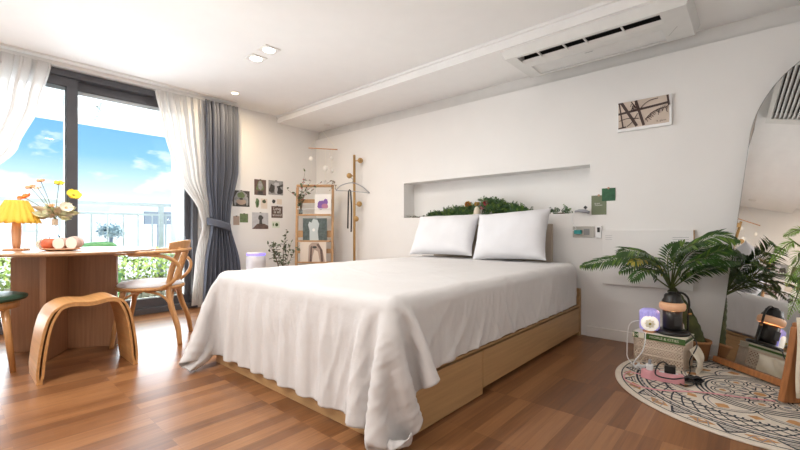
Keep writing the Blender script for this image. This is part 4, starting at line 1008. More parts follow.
wprint(271.8, 221.5, 279.5, 227.8, 'small pale mint card with green dots at the bottom right', M['mint'], lambda p_, b_, Q, mb: (b_(M['sagep'], .18, .5, .08, .25, 1), b_(M['leaf'], .62, .5, .2, .28, 2)), clip=False)
# ------------------------------------------------------------------ air purifier
ap = P(256, 262, fwd=4.72); apx, apy = ap.x, ap.y
pu = thing('air_purifier', 'white cylindrical air purifier with glowing blue ring by photo wall', 'air purifier', (apx, apy, 0))
r_ = 8.9/398*4.72; zt = .9-22.2*4.72/398
M['pur'] = mat('light grey purifier body', (.60, .58, .61), .5)
MB().m(M['pur']).lathe((0, 0, 0), [(r_*1.1, 0), (r_*1.16, .03), (r_*1.05, zt-.12), (r_*.97, zt-.035)], 32).build('body', pu)
M['blueglow'] = mat('blue glow ring', (.1, .1, .9), .4, emit=(.18, .12, 1), estr=2.2)
MB().m(M['blueglow']).lathe((0, 0, zt-.034), [(r_*.98, 0), (r_*1.0, .016), (r_*.95, .018)], 32).build('light_ring', pu)
MB().m(M['white']).lathe((0, 0, zt-.016), [(r_*.93, 0), (r_*1.0, .006), (r_*.98, .014), (.02, .016)], 32).build('top', pu)
# ------------------------------------------------------------------ display rack
ra, rb = P(295.5, 230, fwd=5.25), P(333.5, 230, fwd=5.25); rc = (ra+rb)/2; rw = (rb-ra).length; ra_z = math.atan2(rb.y-ra.y, rb.x-ra.x)
rk = thing('display_rack', 'leaning oak display rack with ledges standing in the far corner', 'rack', (rc.x, rc.y, 0), ra_z)
M['rackwood'] = wood('rack oak', (.45, .26, .12), 2, .45, .1, 60); RH = .9+46*5.25/398
def ry(z): return .10*(z/RH)-.05
for sx in (-1, 1):
    MB().m(M['rackwood']).bar((sx*(rw/2-.015), ry(0), .0), (sx*(rw/2-.015), ry(RH-.04), RH-.04), .03, .035).build('upright', rk, bevel=.003)
def rl(z, h=.03, nm='shelf_ledge', dep=.03, off=0): return MB().m(M['rackwood']).box((0, ry(z)+off, z), (rw-.065, dep, h)).build(nm, rk, bevel=.002)
zz = lambda py: .9-(py-230)*5.25/398
MB().m(M['rackwood']).box((0, ry(RH), RH-.02), (rw, .035, .035)).build('top_rail', rk, bevel=.012)
M['rackback'] = mat('rack back panel', (.42, .33, .25), .7)
rl(zz(215), .022, 'shelf_ledge', .10, -.03); rl(zz(241), .02, 'shelf_ledge', .10, -.03); rl(zz(262), .02, 'shelf_ledge', .10, -.03)
rl(zz(201), .05, 'slat', .012); rl(zz(234), .09, 'slat', .012); rl(zz(251), .06, 'slat', .012, .01)
for q_ in (209,): MB().m(M['white']).tube([(-rw/2+.03, ry(zz(q_))-.06, zz(q_)), (rw/2-.03, ry(zz(q_))-.06, zz(q_))], .005, 6).build('retaining_rod', rk)
def rackboard(px0, py0, px1, py1, base_z, name, label, cat, base, deco=None, dy=-.035):
    sc_ = 5.2/398; x0 = (px0-(295.5+333.5)/2)*sc_; x1 = (px1-(295.5+333.5)/2)*sc_; h_ = (py1-py0)*sc_; w_ = x1-x0; cx = (x0+x1)/2
    t = thing(name, label, cat, rk.matrix_world@Vector((cx, 0, 0)) if False else (rc.x+math.cos(ra_z)*cx-math.sin(ra_z)*(ry(base_z)+dy), rc.y+math.sin(ra_z)*cx+math.cos(ra_z)*(ry(base_z)+dy), base_z), ra_z)
    mb = MB().m(base).box((0, 0, h_/2), (w_, .008, h_))
    def Q(u, v, k=0): return Vector(((u-.5)*w_, -.0045-k*.0003, v*h_))
    def poly(m_, pts, k=0): mb.m(m_).add([Q(u, v, k) for u, v in pts], [tuple(range(len(pts)))], False)
    if deco: deco(poly)
    mb.build('board', t); return t
def ell(cu, cv_, ru, rv, n=16, j=0, s=0):
    rng = random.Random(s); return [(cu+ru*(1+j*rng.uniform(-1, 1))*math.cos(2*PI*i/n), cv_+rv*(1+j*rng.uniform(-1, 1))*math.sin(2*PI*i/n)) for i in range(n)]
M['purple'] = mat('violet print', (.19, .09, .33), .7); M['mauve'] = mat('mauve print', (.42, .18, .27), .7)
rackboard(315, 193.5, 331.5, 213.6, zz(215)+.011, 'art_card', 'white card with violet and mauve blobs on the rack', 'card', M['paper'], lambda p_: (p_(M['purple'], ell(.38, .45, .22, .24, j=.15, s=1), 1), p_(M['purple'], ell(.66, .6, .14, .17, j=.1, s=2), 2), p_(M['mauve'], ell(.62, .40, .2, .13, j=.1, s=3), 3)))
M['dgp'] = mat('dark teal grey cover', (.075, .10, .095), .5, var=.4, vscale=30); M['silver'] = mat('silver grey shape', (.50, .55, .55), .5)
def album(p_):
    p_(M['silver'], [(.28, 0), (.28, .45), (.22, .7), (.27, .85), (.36, .8), (.42, .97), (.6, .93), (.68, .75), (.62, .4), (.66, .0)], 1); p_(M['paper'], ell(.45, .47, .06, .07), 2)
rackboard(303.5, 218.5, 327.5, 240.6, zz(241)+.010, 'picture_book', 'dark book with a silver grey shape on the rack', 'book', M['dgp'], album)
def mag(p_):
    p_(M['tanp'], [(.3, 0), (.33, .8), (.45, .95), (.7, .95), (.85, .6), (.95, 0), (.75, 0), (.68, .5), (.55, .6), (.48, .3), (.45, 0)], 1); p_(M['phd'], ell(.55, .72, .09, .06), 2); p_(M['phb'], [(.36, 0), (.40, .75), (.46, .8), (.44, 0)], 3); p_(M['phb'], [(.8, 0), (.76, .6), (.62, .85), (.7, .9), (.86, .55), (.88, 0)], 4)
rackboard(301.5, 241.5, 327.5, 261.5, zz(262)+.010, 'magazine', 'cream magazine with a line portrait, lowest on the rack', 'magazine', M['crp'], mag, dy=-.055)
# bottle on the rack and its branch with berries
bl = rk.location+Matrix.Rotation(ra_z, 3, 'Z')@Vector((-.175, ry(1.1)-.05, zz(215)+.011))
bo = thing('branch_vase', 'small glass vase of dark leafy branch on the rack top ledge', 'vase', bl)
MB().m(M['vaseglass']).lathe((0, 0, 0), [(.02, 0), (.024, .005), (.024, .05), (.012, .075), (.010, .10), (.008, .10), (.010, .075), (.021, .05), (.02, .006), (.01, .004)], 16).build('bottle', bo)
def branch(name, label, base, tips, leafm, berr=None, nl=9, seed=1, lw=.022, ll=.045, cat='plant'):
    rng = random.Random(seed); t = thing(name, label, cat, base); b0 = Vector(base); st_ = MB(b0).m(M['twig']); lv = MB(b0)
    for tp_ in tips:
        pts = spline([b0, b0.lerp(tp_[0], .5) if len(tp_) == 1 else tp_[0], tp_[-1]], 6); st_.m(M['twig']).tube(pts, [.003-.0015*i/len(pts) for i in range(len(pts))], 5)
        for i in range(nl):
            k = int((.3+.7*i/(nl-1))*(len(pts)-1)); p0 = pts[k]; d_ = Vector((rng.gauss(0, 1), rng.gauss(0, 1), rng.gauss(.4, .6))).normalized()
            lv.m(leafm).leaf(p0, p0+d_*ll*rng.uniform(.7, 1.2), lw, (rng.gauss(0, .6), rng.gauss(-.6, .6), .6), .15)
        if berr:
            for i in range(3):
                p0 = pts[rng.randrange(len(pts)//2, len(pts))]; lv.m(berr).ball(p0+Vector((rng.uniform(-.02, .02), rng.uniform(-.02, .02), .01)), .007, 6, 5)
    st_.build('stem', t); lv.build('leaves', t); return t
BP = lambda px, py, dz=0: P(px, py, fwd=5.18+dz)
branch('leafy_branch', 'dark leafy branch with pink buds spilling over the rack corner', bl+Vector((0, 0, .02)), [[BP(299, 200), BP(287, 189)], [BP(301, 198), BP(304, 180)], [BP(303, 198), BP(313, 190)], [BP(302, 196), BP(311, 181)], [BP(302, 200), BP(296, 196)], [BP(306, 192), BP(322, 182)], [BP(301, 196), BP(305, 172)]], M['olive'], M['red'], 8, 5, .026, .05)
branch('twig', 'leafy dried twig hanging over the right corner of the rack', BP(334, 181), [[BP(332, 184), BP(331, 190)], [BP(335, 185), BP(336, 190)], [BP(331, 181), BP(327, 184)]], M['twig'], None, 6, 8, .016, .03)
# floor vase with olive branches behind the bed
OB = P(283, 262, fwd=4.75)
ov = thing('floor_vase', 'pale tall vase of olive branches standing behind the bed', 'vase', (OB.x, OB.y, 0))
MB().m(M['cream']).lathe((0, 0, 0), [(.07, 0), (.09, .03), (.10, .16), (.075, .30), (.045, .38), (.05, .42), (.045, .42), (.04, .38), (.06, .30)], 24).build('body', ov)
OP = lambda px, py, f_=4.75: P(px, py, fwd=f_)
branch('olive_branches', 'olive branches fanning up between photo wall and rack', (OB.x, OB.y, .30), [[OP(275, 255), OP(268, 245)], [OP(277, 250), OP(274, 243, 4.7)], [OP(284, 250), OP(287, 230)], [OP(283, 255), OP(284, 240)], [OP(288, 256), OP(291, 243, 4.8)], [OP(291, 258), OP(299, 246)], [OP(276, 259), OP(271, 259)], [OP(273, 248, 4.7), OP(280, 246)], [OP(286, 254), OP(286, 246)], [OP(280, 257), OP(268, 251)]], M['olive'], None, 14, 11, .024, .05)
# ------------------------------------------------------------------ coat stand against the wall
cs_ = P(354.3, 230, Y=3.50)
co = thing('coat_stand', 'slim gold coat pole with round pegs against the headboard wall', 'coat rack', (cs_.x, cs_.y, 0))
fw_ = cs_.x*-.6635+cs_.y*.748; ztop = .9+75*fw_/398
MB().m(M['gold']).tube([(0, 0, 0), (0, 0, ztop)], .0165, 14).build('pole', co)
MB().m(M['gold']).lathe((0, 0, 0), [(.10, 0), (.10, .008), (.02, .012)], 28).build('base', co)
rgt = Vector((.748, .6635, 0)); fwd_ = Vector((-.6635, .748, 0))
for (px, py) in ((360.5, 161), (349.5, 176), (359.5, 204.2), (356.5, 219)):
    z_ = .9-(py-230)*fw_/398; dx = (px-354.3)/398*fw_
    e_ = rgt*dx-fwd_*(.03 if abs(dx) > .04 else .06)
    k_ = MB().m(M['gold']).tube([(0, 0, z_), e_+Vector((0, 0, z_))], .007, 8); Mx = (-fwd_+rgt*.3).to_track_quat('Z', 'Y').to_matrix()
    k_.lathe(e_+Vector((0, 0, z_)), [(.020, -.004), (.034, .0), (.036, .006), (.033, .012)], 20, Mx); k_.build('peg', co)
hg = thing('clothes_hanger', 'thin curved metal hanger hooked on the gold coat pole', 'hanger', (cs_.x, cs_.y, 1.35))
HP = lambda px, py, o_=.06: P(px, py, fwd=fw_-o_)
MB(hg.location).m(M['mgrey']).tube(spline([HP(336, 190.5), HP(341, 185.5), HP(352, 182.8), HP(362, 186.5), HP(369.5, 193)], 6), .0065, 8).tube(spline([HP(336, 190.5), HP(352, 191.2), HP(369.5, 193)], 6), .0045, 6).tube(spline([HP(352, 182.8), HP(353, 180), HP(351, 177.5, .05)], 4), .004, 6).build('hanger_frame', hg)
bt = MB(HP(350, 232)).m(M['black'])
bt.tube(spline([HP(348.6, 191), HP(348.2, 205), HP(347.8, 228.5)], 5), .010, 8, flat=.25, up=tuple(rgt)); bt.tube(spline([HP(350.6, 191), HP(351.5, 208), HP(351.2, 232)], 5), .010, 8, flat=.25, up=tuple(rgt)); bt.tube([HP(348.6, 191), HP(349.5, 189.6, .055), HP(350.6, 191)], .008, 8)
recenter(tag(bt.build('belt'), 'long black belt hanging from the metal hanger', 'belt'))
# ------------------------------------------------------------------ hanging mobile in the corner
mo = thing('hanging_mobile', 'shell mobile on a wooden stick hanging from the soffit corner', 'mobile', P(322.5, 131.5, fwd=5.68)); Lm = mo.location
sL, sR = P(308.5, 148, fwd=5.5), P(337.5, 149.6, fwd=5.5)
MB(Lm).m(M['lampwood']).tube([sL, sR], .007, 8).build('stick', mo); MB(Lm).m(M['offw']).tube([Lm, sL], .0018, 5).tube([Lm, sR], .0018, 5).build('string', mo)
M['shell'] = mat('white capiz shell', (.88, .86, .82), .3, emit=None)
for k, (px, py, r1) in enumerate(((311, 158.5, 2.2), (325.3, 168, 2.6), (331.5, 158.5, 2), (332, 170.5, 2.2), (325.5, 182, 2), (311.5, 172, .8), (329.5, 154.5, 1), (337, 187, 2))):
    c_ = P(px, py, fwd=5.5); f_ = MB(Lm).m(M['shell']); rr_ = r1/398*5.5
    f_.lathe(c_, [(rr_*.25, -.002), (rr_, -.0015), (rr_, .0015), (rr_*.25, .002)], 14, Matrix.Rotation(YAW+.3*k, 3, 'Z')@Matrix.Rotation(R(90), 3, 'X'))
    s3 = f_.build('shell', mo)
for px in (311.3, 325.4, 331.8): MB(Lm).m(M['offw']).tube([P(px, 148.7, fwd=5.5), P(px, {311.3: 172, 325.4: 182, 331.8: 170}[px], fwd=5.5)], .0012, 4).build('thread', mo)
# ------------------------------------------------------------------ rug
RC = Vector((.03, 3.00, 0)); RR = .70; RC = Vector((.028, 2.905, 0)); RR = .69
M['rugb'] = mat('cream rug', (.74, .66, .56), .95, bump=.5, bscale=150, var=.05, vscale=30); M['rugk'] = mat('charcoal rug yarn', (.045, .05, .06), .95); M['rugo'] = mat('ochre rug yarn', (.55, .29, .12), .95, var=.15, vscale=40); M['rugg'] = mat('grey rug yarn', (.30, .29, .30), .95)
rug = thing('round_rug', 'round cream rug with charcoal and ochre mandala pattern', 'rug', RC, R(20))
rb_ = MB().m(M['rugb']).lathe((0, 0, 0), [(RR-.006, 0), (RR, .003), (RR, .008), (RR-.012, .011), (RR-.02, .0095), (.01, .0095)], 96, smooth=False)
zr = .0101
def rad(r, a): return Vector((r*math.cos(a), r*math.sin(a), 0))
def ringp(r0, r1, m_, k=0, a0=0, a1=2*PI, n=96):
    vs = []; 
    for i in range(n+1): a = a0+(a1-a0)*i/n; vs += [rad(r0, a)+Vector((0, 0, zr+k*.00015)), rad(r1, a)+Vector((0, 0, zr+k*.00015))]
    rb_.m(m_).add(vs, [(2*i, 2*i+1, 2*i+3, 2*i+2) for i in range(n)], False)
def ln(p0, p1, w_, m_, k=0):
    d_ = (p1-p0).normalized(); n_ = Vector((-d_.y, d_.x, 0))*w_/2; zv = Vector((0, 0, zr+k*.00015)); rb_.m(m_).add([p0-n_+zv, p1-n_+zv, p1+n_+zv, p0+n_+zv], [(0, 1, 2, 3)], False)
def pline(pts, w_, m_, k=0):
    for a_, b_ in zip(pts, pts[1:]): ln(a_, b_, w_, m_, k)
def fan(pts, m_, k=0): rb_.m(m_).add([p_+Vector((0, 0, zr+k*.00015)) for p_ in pts], [tuple(range(len(pts)))], False)
S = RR/.69
K, O_, G_, C_ = M['rugk'], M['rugo'], M['rugg'], M['rugb']
# outer border: ochre lozenges, hatched triangles and bold zig-zags
ringp(.650*S, .657*S, K); ringp(.566*S, .578*S, K)
nb = 18
for i in range(nb):
    a = 2*PI*i/nb; da = 2*PI/nb
    fan([rad(.648*S, a+da*.5), rad(.612*S, a+da*.22), rad(.586*S, a+da*.5), rad(.612*S, a+da*.78)], O_, 1)
    fan([rad(.612*S, a+da*.5), rad(.605*S, a+da*.42), rad(.590*S, a+da*.5), rad(.605*S, a+da*.58)], C_, 2)
    pts = [rad((.646 if j % 2 else .586)*S, a+da*(j/4-.25)) for j in range(3)]; pline(pts, .011, K, 2)
    for j in range(4):
        r0 = (.592+.014*j)*S; ln(rad(r0, a-da*(.17-.042*j)), rad(r0, a+da*(.17-.042*j)), .007, K if j % 2 else G_, 3)
    pline([rad(.645*S, a+da*.30), rad(.60*S, a+da*.40), rad(.645*S, a+da*.5), rad(.60*S, a+da*.60), rad(.645*S, a+da*.70)], .005, G_, 4)
ringp(.548*S, .560*S, G_)
for i in range(72): ln(rad(.550*S, 2*PI*i/72), rad(.562*S, 2*PI*(i+.5)/72), .007, K, 3)
# lattice band
ringp(.522*S, .532*S, K); ringp(.430*S, .442*S, K)
for i in range(44):
    a = 2*PI*i/44; da = 2*PI/44
    pline([rad((.438+.088*t/5)*S, a+da*1.5*t/5) for t in range(6)], .008, K, 2); pline([rad((.438+.088*t/5)*S, a-da*1.5*t/5) for t in range(6)], .008, K, 2)
for i in range(88): ln(rad(.414*S, 2*PI*i/88), rad(.430*S, 2*PI*i/88), .009, K, 2)
# petals round the medallion, with ochre tips and nested outlines
for i in range(8):
    a = 2*PI*i/8; q_ = PI/8
    for (r1, wd, m_, w_) in ((.405, q_*.98, K, .007), (.385, q_*.80, G_, .006)):
        for sg in (-1, 1): pline([rad((.285+(r1-.285)*t/10)*S, a+sg*wd*math.cos(PI/2*t/10)) for t in range(11)], w_, m_, 3)
    fan([rad(.378*S, a), rad(.345*S, a-.10), rad(.315*S, a-.03), rad(.315*S, a+.03), rad(.345*S, a+.10)], O_, 1)
    fan([rad(.400*S, a+q_), rad(.372*S, a+q_-.09), rad(.350*S, a+q_), rad(.372*S, a+q_+.09)], O_, 2)
for r0 in (.285, .262, .239): ringp((r0-.011)*S, r0*S, K)
# scalloped arcs and a star inside
for i in range(10):
    a = 2*PI*i/10; c_ = rad(.165*S, a)
    for rr_ in (.052, .036): 
        rb_.m(K); n_ = 14; pts = [c_+Vector((rr_*math.cos(2*PI*k/n_), rr_*math.sin(2*PI*k/n_), 0)) for k in range(n_+1)]; pline(pts, .0065, K, 2)
    fan([c_+Vector((.016*math.cos(2*PI*k/8), .016*math.sin(2*PI*k/8), 0)) for k in range(8)], O_ if i % 2 else G_, 3)
for i in range(10):
    a = 2*PI*(i+.5)/10; pline([rad(.110*S, a-.2), rad(.052*S, a), rad(.110*S, a+.2)], .007, K, 3); fan([rad(.098*S, a), rad(.08*S, a-.12), rad(.066*S, a), rad(.08*S, a+.12)], G_, 2)
ringp(.036*S, .046*S, K); fan([rad(.028, 2*PI*k/10) for k in range(10)], O_, 2)
rb_.build('rug_pile', rug)

# ------------------------------------------------------------------ leaning mirror
mb0 = Vector((-.168, 3.411, .011)); bd = Vector((.7214, -.6924, 0)).normalized(); nb_ = Vector((.6924, .7214, 0)).normalized(); lean = .158
up = (nb_*lean+Vector((0, 0, 1))).normalized(); MW = .90; MR = MW/2; MC = 1.515/up.z
Mm = Matrix((bd, -nb_*up.z+Vector((0, 0, lean*up.z)), up)).transposed()     # columns: along, towards room, up
fn_ = Mm.col[1]
mi = thing('arched_mirror', 'tall frameless arched mirror leaning in the corner on the rug', 'mirror', mb0)
def arch(r, zoff=0, inset=0, n=28):
    w0, w1 = inset, MW-inset; pts = [(w0, zoff), (w1, zoff)]
    for i in range(n+1):
        a = PI*i/n; pts.append((MR+(MR-inset)*math.cos(a), MC+(MR-inset)*math.sin(a)))
    return pts
mv = mb0
def MP(s, y, z): return mb0+bd*s+Vector(Mm.col[1])*y+up*z
poly = arch(0, .045, .004)
n = len(poly); g = MB(mb0).m(M['mirror']); g.add([MP(a_, .0225, b_) for a_, b_ in poly], [tuple(range(n))], False); g.build('glass', mi)
e = MB(mb0).m(M['chrome'])
o_, i_ = arch(0, .03, 0), arch(0, .034, .004)
vs = [MP(a_, .0232, b_) for a_, b_ in o_]+[MP(a_, .0232, b_) for a_, b_ in i_]+[MP(a_, .002, b_) for a_, b_ in o_]
fs = [(k, (k+1) % n, n+(k+1) % n, n+k) for k in range(n)]+[(k, (k+1) % n, 2*n+(k+1) % n, 2*n+k) for k in range(n)]+[tuple(2*n+k for k in range(n))]
e.add(vs, fs, False); e.build('edge', mi)
def brick_box(s0, s1, y0, y1, z0, z1, m_): 
    c_ = MP((s0+s1)/2, (y0+y1)/2, (z0+z1)/2); return MB(mb0).m(m_).box(c_, (s1-s0, y1-y0, z1-z0), Mm)
brick_box(-.012, MW+.012, -.004, .042, .004, .042, M['brown']).build('base_bar', mi, bevel=.003)

# ------------------------------------------------------------------ palm
PB = Vector((-.30, 3.44, .010))
PB = P(697, 356, Y=3.42); PB.z = .010
M['terra'] = mat('brown clay pot', (.34, .16, .06), .7, var=.15)
pot = thing('plant_pot', 'brown clay pot on the rug behind the woven basket', 'plant pot', PB)
MB().m(M['terra']).lathe((0, 0, 0), [(.055, 0), (.06, .004), (.078, .115), (.084, .118), (.084, .135), (.074, .135), (.070, .112), (.02, .11)], 28).build('body', pot)
M['soil'] = mat('soil', (.05, .03, .02), .95, bump=.5)
MB().m(M['soil']).lathe((0, 0, .105), [(.070, 0), (.071, .012), (.01, .014)], 24).build('soil', pot)
CR = P(671, 289, fwd=2.89)
pm = thing('palm_plant', 'artificial palm with arching feathery fronds behind the candle lamp', 'plant', (PB.x, PB.y, .121)); Lq = pm.location
base = Vector((PB.x, PB.y, .121))
tk = spline([base, base.lerp(CR, .35)+Vector((.02, 0, 0)), base.lerp(CR, .75)+Vector((.01, 0, .01)), CR], 6); n = len(tk)
MB(Lq).m(M['bark']).tube(tk, [.050-.022*(i/(n-1))+.004*(i % 2) for i in range(n)], 12).build('trunk', pm)
def frond(pts, fw, length=.14, m_=None, seed=0, nl=34, start=.22, tipf=.25, droop=.02, nrm=(0, -.5, .85), mat2=None, w_=.016):
    nl = int(nl*.8); length *= 1.12
    rng = random.Random(seed); P3 = [CR]+[P(px, py, fwd=f_) for (px, py, f_) in pts]; sp_ = spline(P3, 10); n = len(sp_)
    mb = MB(Lq).m(M['stem']).tube(sp_, [.0055-.0042*i/(n-1) for i in range(n)], 6)
    N_ = Vector(nrm).normalized()
    for i in range(nl):
        t = start+(1-start)*i/(nl-1); k = min(n-2, int(t*(n-1))); fr_ = t*(n-1)-k; p0 = sp_[k].lerp(sp_[k+1], fr_); tg = (sp_[k+1]-sp_[k]).normalized()
        sd = tg.cross(N_).normalized(); ln_ = length*(math.sin(PI*min(1, (.18+.80*(t-start)/(1-start))))**.6)*(1 if t < .85 else 1-(t-.85)*2.6)
        for s_ in (-1, 1):
            d_ = (sd*s_*(.82)+tg*(.62+.3*t)+Vector((0, 0, rng.uniform(-.16, .04)))).normalized()
            mm = m_ or (M['leaf'] if rng.random() < .82 else M['leafl'])
            if mat2 and rng.random() < mat2[1]: mm = mat2[0]
            mb.m(mm).leaf(p0, p0+d_*ln_*rng.uniform(.88, 1.06), w_, tuple(N_), .22, droop)
    mb.build('frond', pm)
frond([(655, 266, 2.95), (630, 259, 2.98), (603, 261, 3.0), (581, 266, 3.0)], 0, .12, seed=1, nl=40)
frond([(664, 268, 2.85), (650, 255, 2.78), (632, 250, 2.75), (618, 253, 2.78)], 0, .12, seed=2, nl=32)
frond([(662, 272, 2.88), (650, 262, 2.8), (640, 260, 2.74), (630, 263, 2.7)], 0, .085, seed=3, nl=24, mat2=(M['leafy'], .6))
frond([(656, 278, 2.9), (645, 268, 2.86), (634, 266, 2.82), (620, 272, 2.8)], 0, .09, seed=9, nl=24)
frond([(677, 262, 2.85), (684, 250, 2.75), (697, 242, 2.66), (716, 236, 2.58), (738, 240, 2.5)], 0, .13, seed=4, nl=44)
frond([(680, 266, 2.84), (692, 252, 2.80), (710, 247, 2.74), (738, 252, 2.64)], 0, .125, seed=5, nl=40)
frond([(679, 272, 2.8), (690, 262, 2.7), (708, 258, 2.62), (738, 262, 2.55)], 0, .11, seed=6, nl=36)
frond([(673, 268, 2.86), (676, 255, 2.82), (684, 246, 2.80), (695, 245, 2.78)], 0, .10, seed=7, nl=26)
frond([(684, 280, 2.82), (697, 272, 2.76), (712, 268, 2.7), (726, 266, 2.66)], 0, .10, seed=8, nl=30)
frond([(668, 270, 2.88), (668, 256, 2.9), (672, 248, 2.9), (680, 242, 2.88)], 0, .09, seed=10, nl=22)
frond([(664, 274, 2.82), (652, 270, 2.76), (640, 272, 2.7), (632, 280, 2.66)], 0, .08, seed=11, nl=22)
frond([(682, 276, 2.78), (696, 264, 2.68), (714, 252, 2.6), (730, 247, 2.54)], 0, .12, seed=12, nl=34)
frond([(660, 268, 2.84), (646, 258, 2.84), (626, 257, 2.86), (606, 262, 2.9)], 0, .10, seed=13, nl=30)
# ------------------------------------------------------------------ woven basket, book, things on it
bf0 = P(633.5, 331, z=.212); bf0.z = .011; bf1 = bf0+Vector((.298, -.036, 0)); bdx = (bf1-bf0).normalized(); bdy = Vector((-bdx.y, bdx.x, 0)); BW, BD, BH = .29, .21, .165
bang = math.atan2(bdx.y, bdx.x)
bc_ = bf0+bdx*BW/2+bdy*BD/2; bc_.z = .011
M['weave'] = mat('cream crochet cord', (.80, .66, .53), .9, var=.1, vscale=40)
bk = thing('woven_basket', 'cream openwork woven basket turned upside down carrying a thick book', 'basket', bc_, bang)
def lattice(name, c, u, v, nu, nv, t=.007):
    mb = MB().m(M['weave']); c, u, v = Vector(c), Vector(u), Vector(v)
    L1 = u.length; L2 = v.length; sp_ = .017
    def clipd(p0, d): 
        # segment of a diagonal line inside the unit rectangle measured in metres
        ts = []
        for (a_, lim) in ((0, L1), (1, L2)):
            if abs(d[a_]) > 1e-9: ts += [(0-p0[a_])/d[a_], (lim-p0[a_])/d[a_]]
        ts = sorted(ts); a_, b_ = ts[1], ts[2]; return a_, b_
    un, vn = u.normalized(), v.normalized(); k = -L2
    while k < L1+L2:
        for sgn in (1, -1):
            p0 = (k, 0); d = (sgn*.8, 1)
            pts = []
            for i in range(41):
                y = L2*i/40; x = k+sgn*.8*y
                if 0 <= x <= L1: pts.append((x, y))
            if len(pts) > 3:
                a_, b_ = pts[0], pts[-1]; mb.tube([c+un*a_[0]+vn*a_[1], c+un*b_[0]+vn*b_[1]], t*.5, 5)
        k += sp_
    for j in range(4): y = L2*j/3; mb.tube([c+vn*y, c+vn*y+u], t*.75, 6)
    for j in range(2): mb.tube([c+u*j, c+u*j+v], t*.8, 6)
    mb.build(name, bk)
x_, y_ = BW/2-.005, BD/2-.005; zz_ = BH-.012
lattice('front_panel', (-x_, -y_, .006), (2*x_, 0, 0), (0, 0, zz_), 1, 1); lattice('back_panel', (-x_, y_, .006), (2*x_, 0, 0), (0, 0, zz_), 1, 1)
lattice('side_panel', (-x_, -y_, .006), (0, 2*y_, 0), (0, 0, zz_), 1, 1); lattice('side_panel', (x_, -y_, .006), (0, 2*y_, 0), (0, 0, zz_), 1, 1)
MB().m(M['weave']).box((0, 0, BH-.005), (BW-.006, BD-.006, .008)).build('top_panel', bk)
M['lining'] = mat('warm basket lining', (.50, .31, .21), .9)
MB().m(M['lining']).box((0, .0, .08), (BW-.05, BD-.05, .14)).build('lining', bk)
# pale cloth spilling from the right end
tw = thing('basket_cloth', 'cream cloth bunched out of the right end of the basket', 'cloth', bc_+bdx*(BW/2+.02), bang)
def cl(u, v): return Vector((.010+.030*math.sin(PI*min(1, v*1.2))*abs(math.sin(5*u+2*v))+.035*v, -BD*.55+BD*.8*u, (BH-.02)*(1-v)+.002))
MB().m(M['cream'], True).grid(cl, 26, 14).build('cloth', tw, solid=.004)
# book
zb_ = .011+BH
bkk = thing('thick_book', 'thick cream book with green lettered spine lying on the basket', 'book', (bc_.x, bc_.y, zb_), bang-.0)
BT = .036
M['bookc'] = mat('cream book cover', (.80, .76, .62), .5); M['bookg'] = mat('green spine', (.055, .13, .025), .5); M['pages'] = mat('page edges', (.74, .68, .55), .9)
MB().m(M['pages']).box((0, .004, BT/2), (.29, .205, BT-.008)).build('pages', bkk)
MB().m(M['bookc']).box((0, 0, BT-.002), (.30, .22, .004)).box((0, 0, .002), (.30, .22, .004)).build('cover', bkk, bevel=.001)
spn = MB().m(M['bookg']).box((0, -.111, BT/2), (.30, .004, BT)); spn.m(M['bookc']).box((-.095, -.1135, BT/2), (.035, .0015, BT)); spn.box((-.1435, -.1135, BT/2), (.010, .0015, BT*.0+.03))
text_mb(spn, "PEOPLE & CITIES", .0215, (.035, -.1132, BT/2), (1, 0, 0), (0, 0, 1), M['bookc'], font_scale_x=1.05); text_mb(spn, "24", .026, (-.127, -.1142, BT/2), (1, 0, 0), (0, 0, 1), M['bookc'])
spn.build('spine', bkk)
MB().m(M['bookg']).box((.1508, 0, BT/2), (.0012, .22, .014)).build('ribbon', bkk)
ztop_ = zb_+BT
# candle warmer lamp
wl_ = P(673, 334, z=ztop_+.005); 
wl_ = P(672.5, 333.5, z=ztop_); wl_.z = ztop_
wm = thing('candle_warmer_lamp', 'black candle warmer lamp with amber glass band standing on book', 'lamp', wl_, YAW-R(12))
MB().m(M['black']).lathe((0, 0, 0), [(.090, 0), (.098, .006), (.098, .018), (.088, .026), (.055, .030)], 36).build('base', wm)
MB().m(M['black']).lathe((0, 0, .210), [(.062, 0), (.060, .009), (.050, .026), (.047, .046), (.040, .054), (.024, .058), (.021, .066)], 32).build('cap', wm)
M['amber'] = mat('lit amber glass', (.72, .42, .26), .35, emit=(1, .50, .25), estr=.12)
MB().m(M['amber']).lathe((0, 0, .160), [(.068, 0), (.074, .014), (.074, .036), (.062, .050)], 32, cap=False).build('shade_band', wm, solid=.003)
MB().m(M['black']).tube(spline([(.015, 0, .270), (.055, 0, .272), (.088, 0, .245), (.098, 0, .20), (.092, 0, .12), (.090, 0, .02)], 6), .007, 8).build('arm', wm); wma = [c_ for c_ in wm.children if c_.name.startswith('arm')][0]
MB().m(M['gold']).tube([(.092, 0, .135), (.112, -.004, .135)], .007, 8).build('dimmer_knob', wma)
add_light('candle_warmer_glow', 'POINT', wl_+Vector((0, 0, .20)), .8, (1, .6, .3), .02)
jr = thing('candle_jar', 'dark glass candle jar standing under the candle warmer shade', 'candle', wl_+Vector((0, 0, .0305)), YAW)
MB().m(M['black']).lathe((0, 0, 0), [(.052, 0), (.056, .005), (.056, .122), (.052, .125), (.03, .122), (.01, .121)], 28).build('jar', jr); jrj = jr.children[0]
MB().m(M['charcoal']).box((-.004, -.0570, .062), (.045, .002, .06)).build('jar_label', jrj)
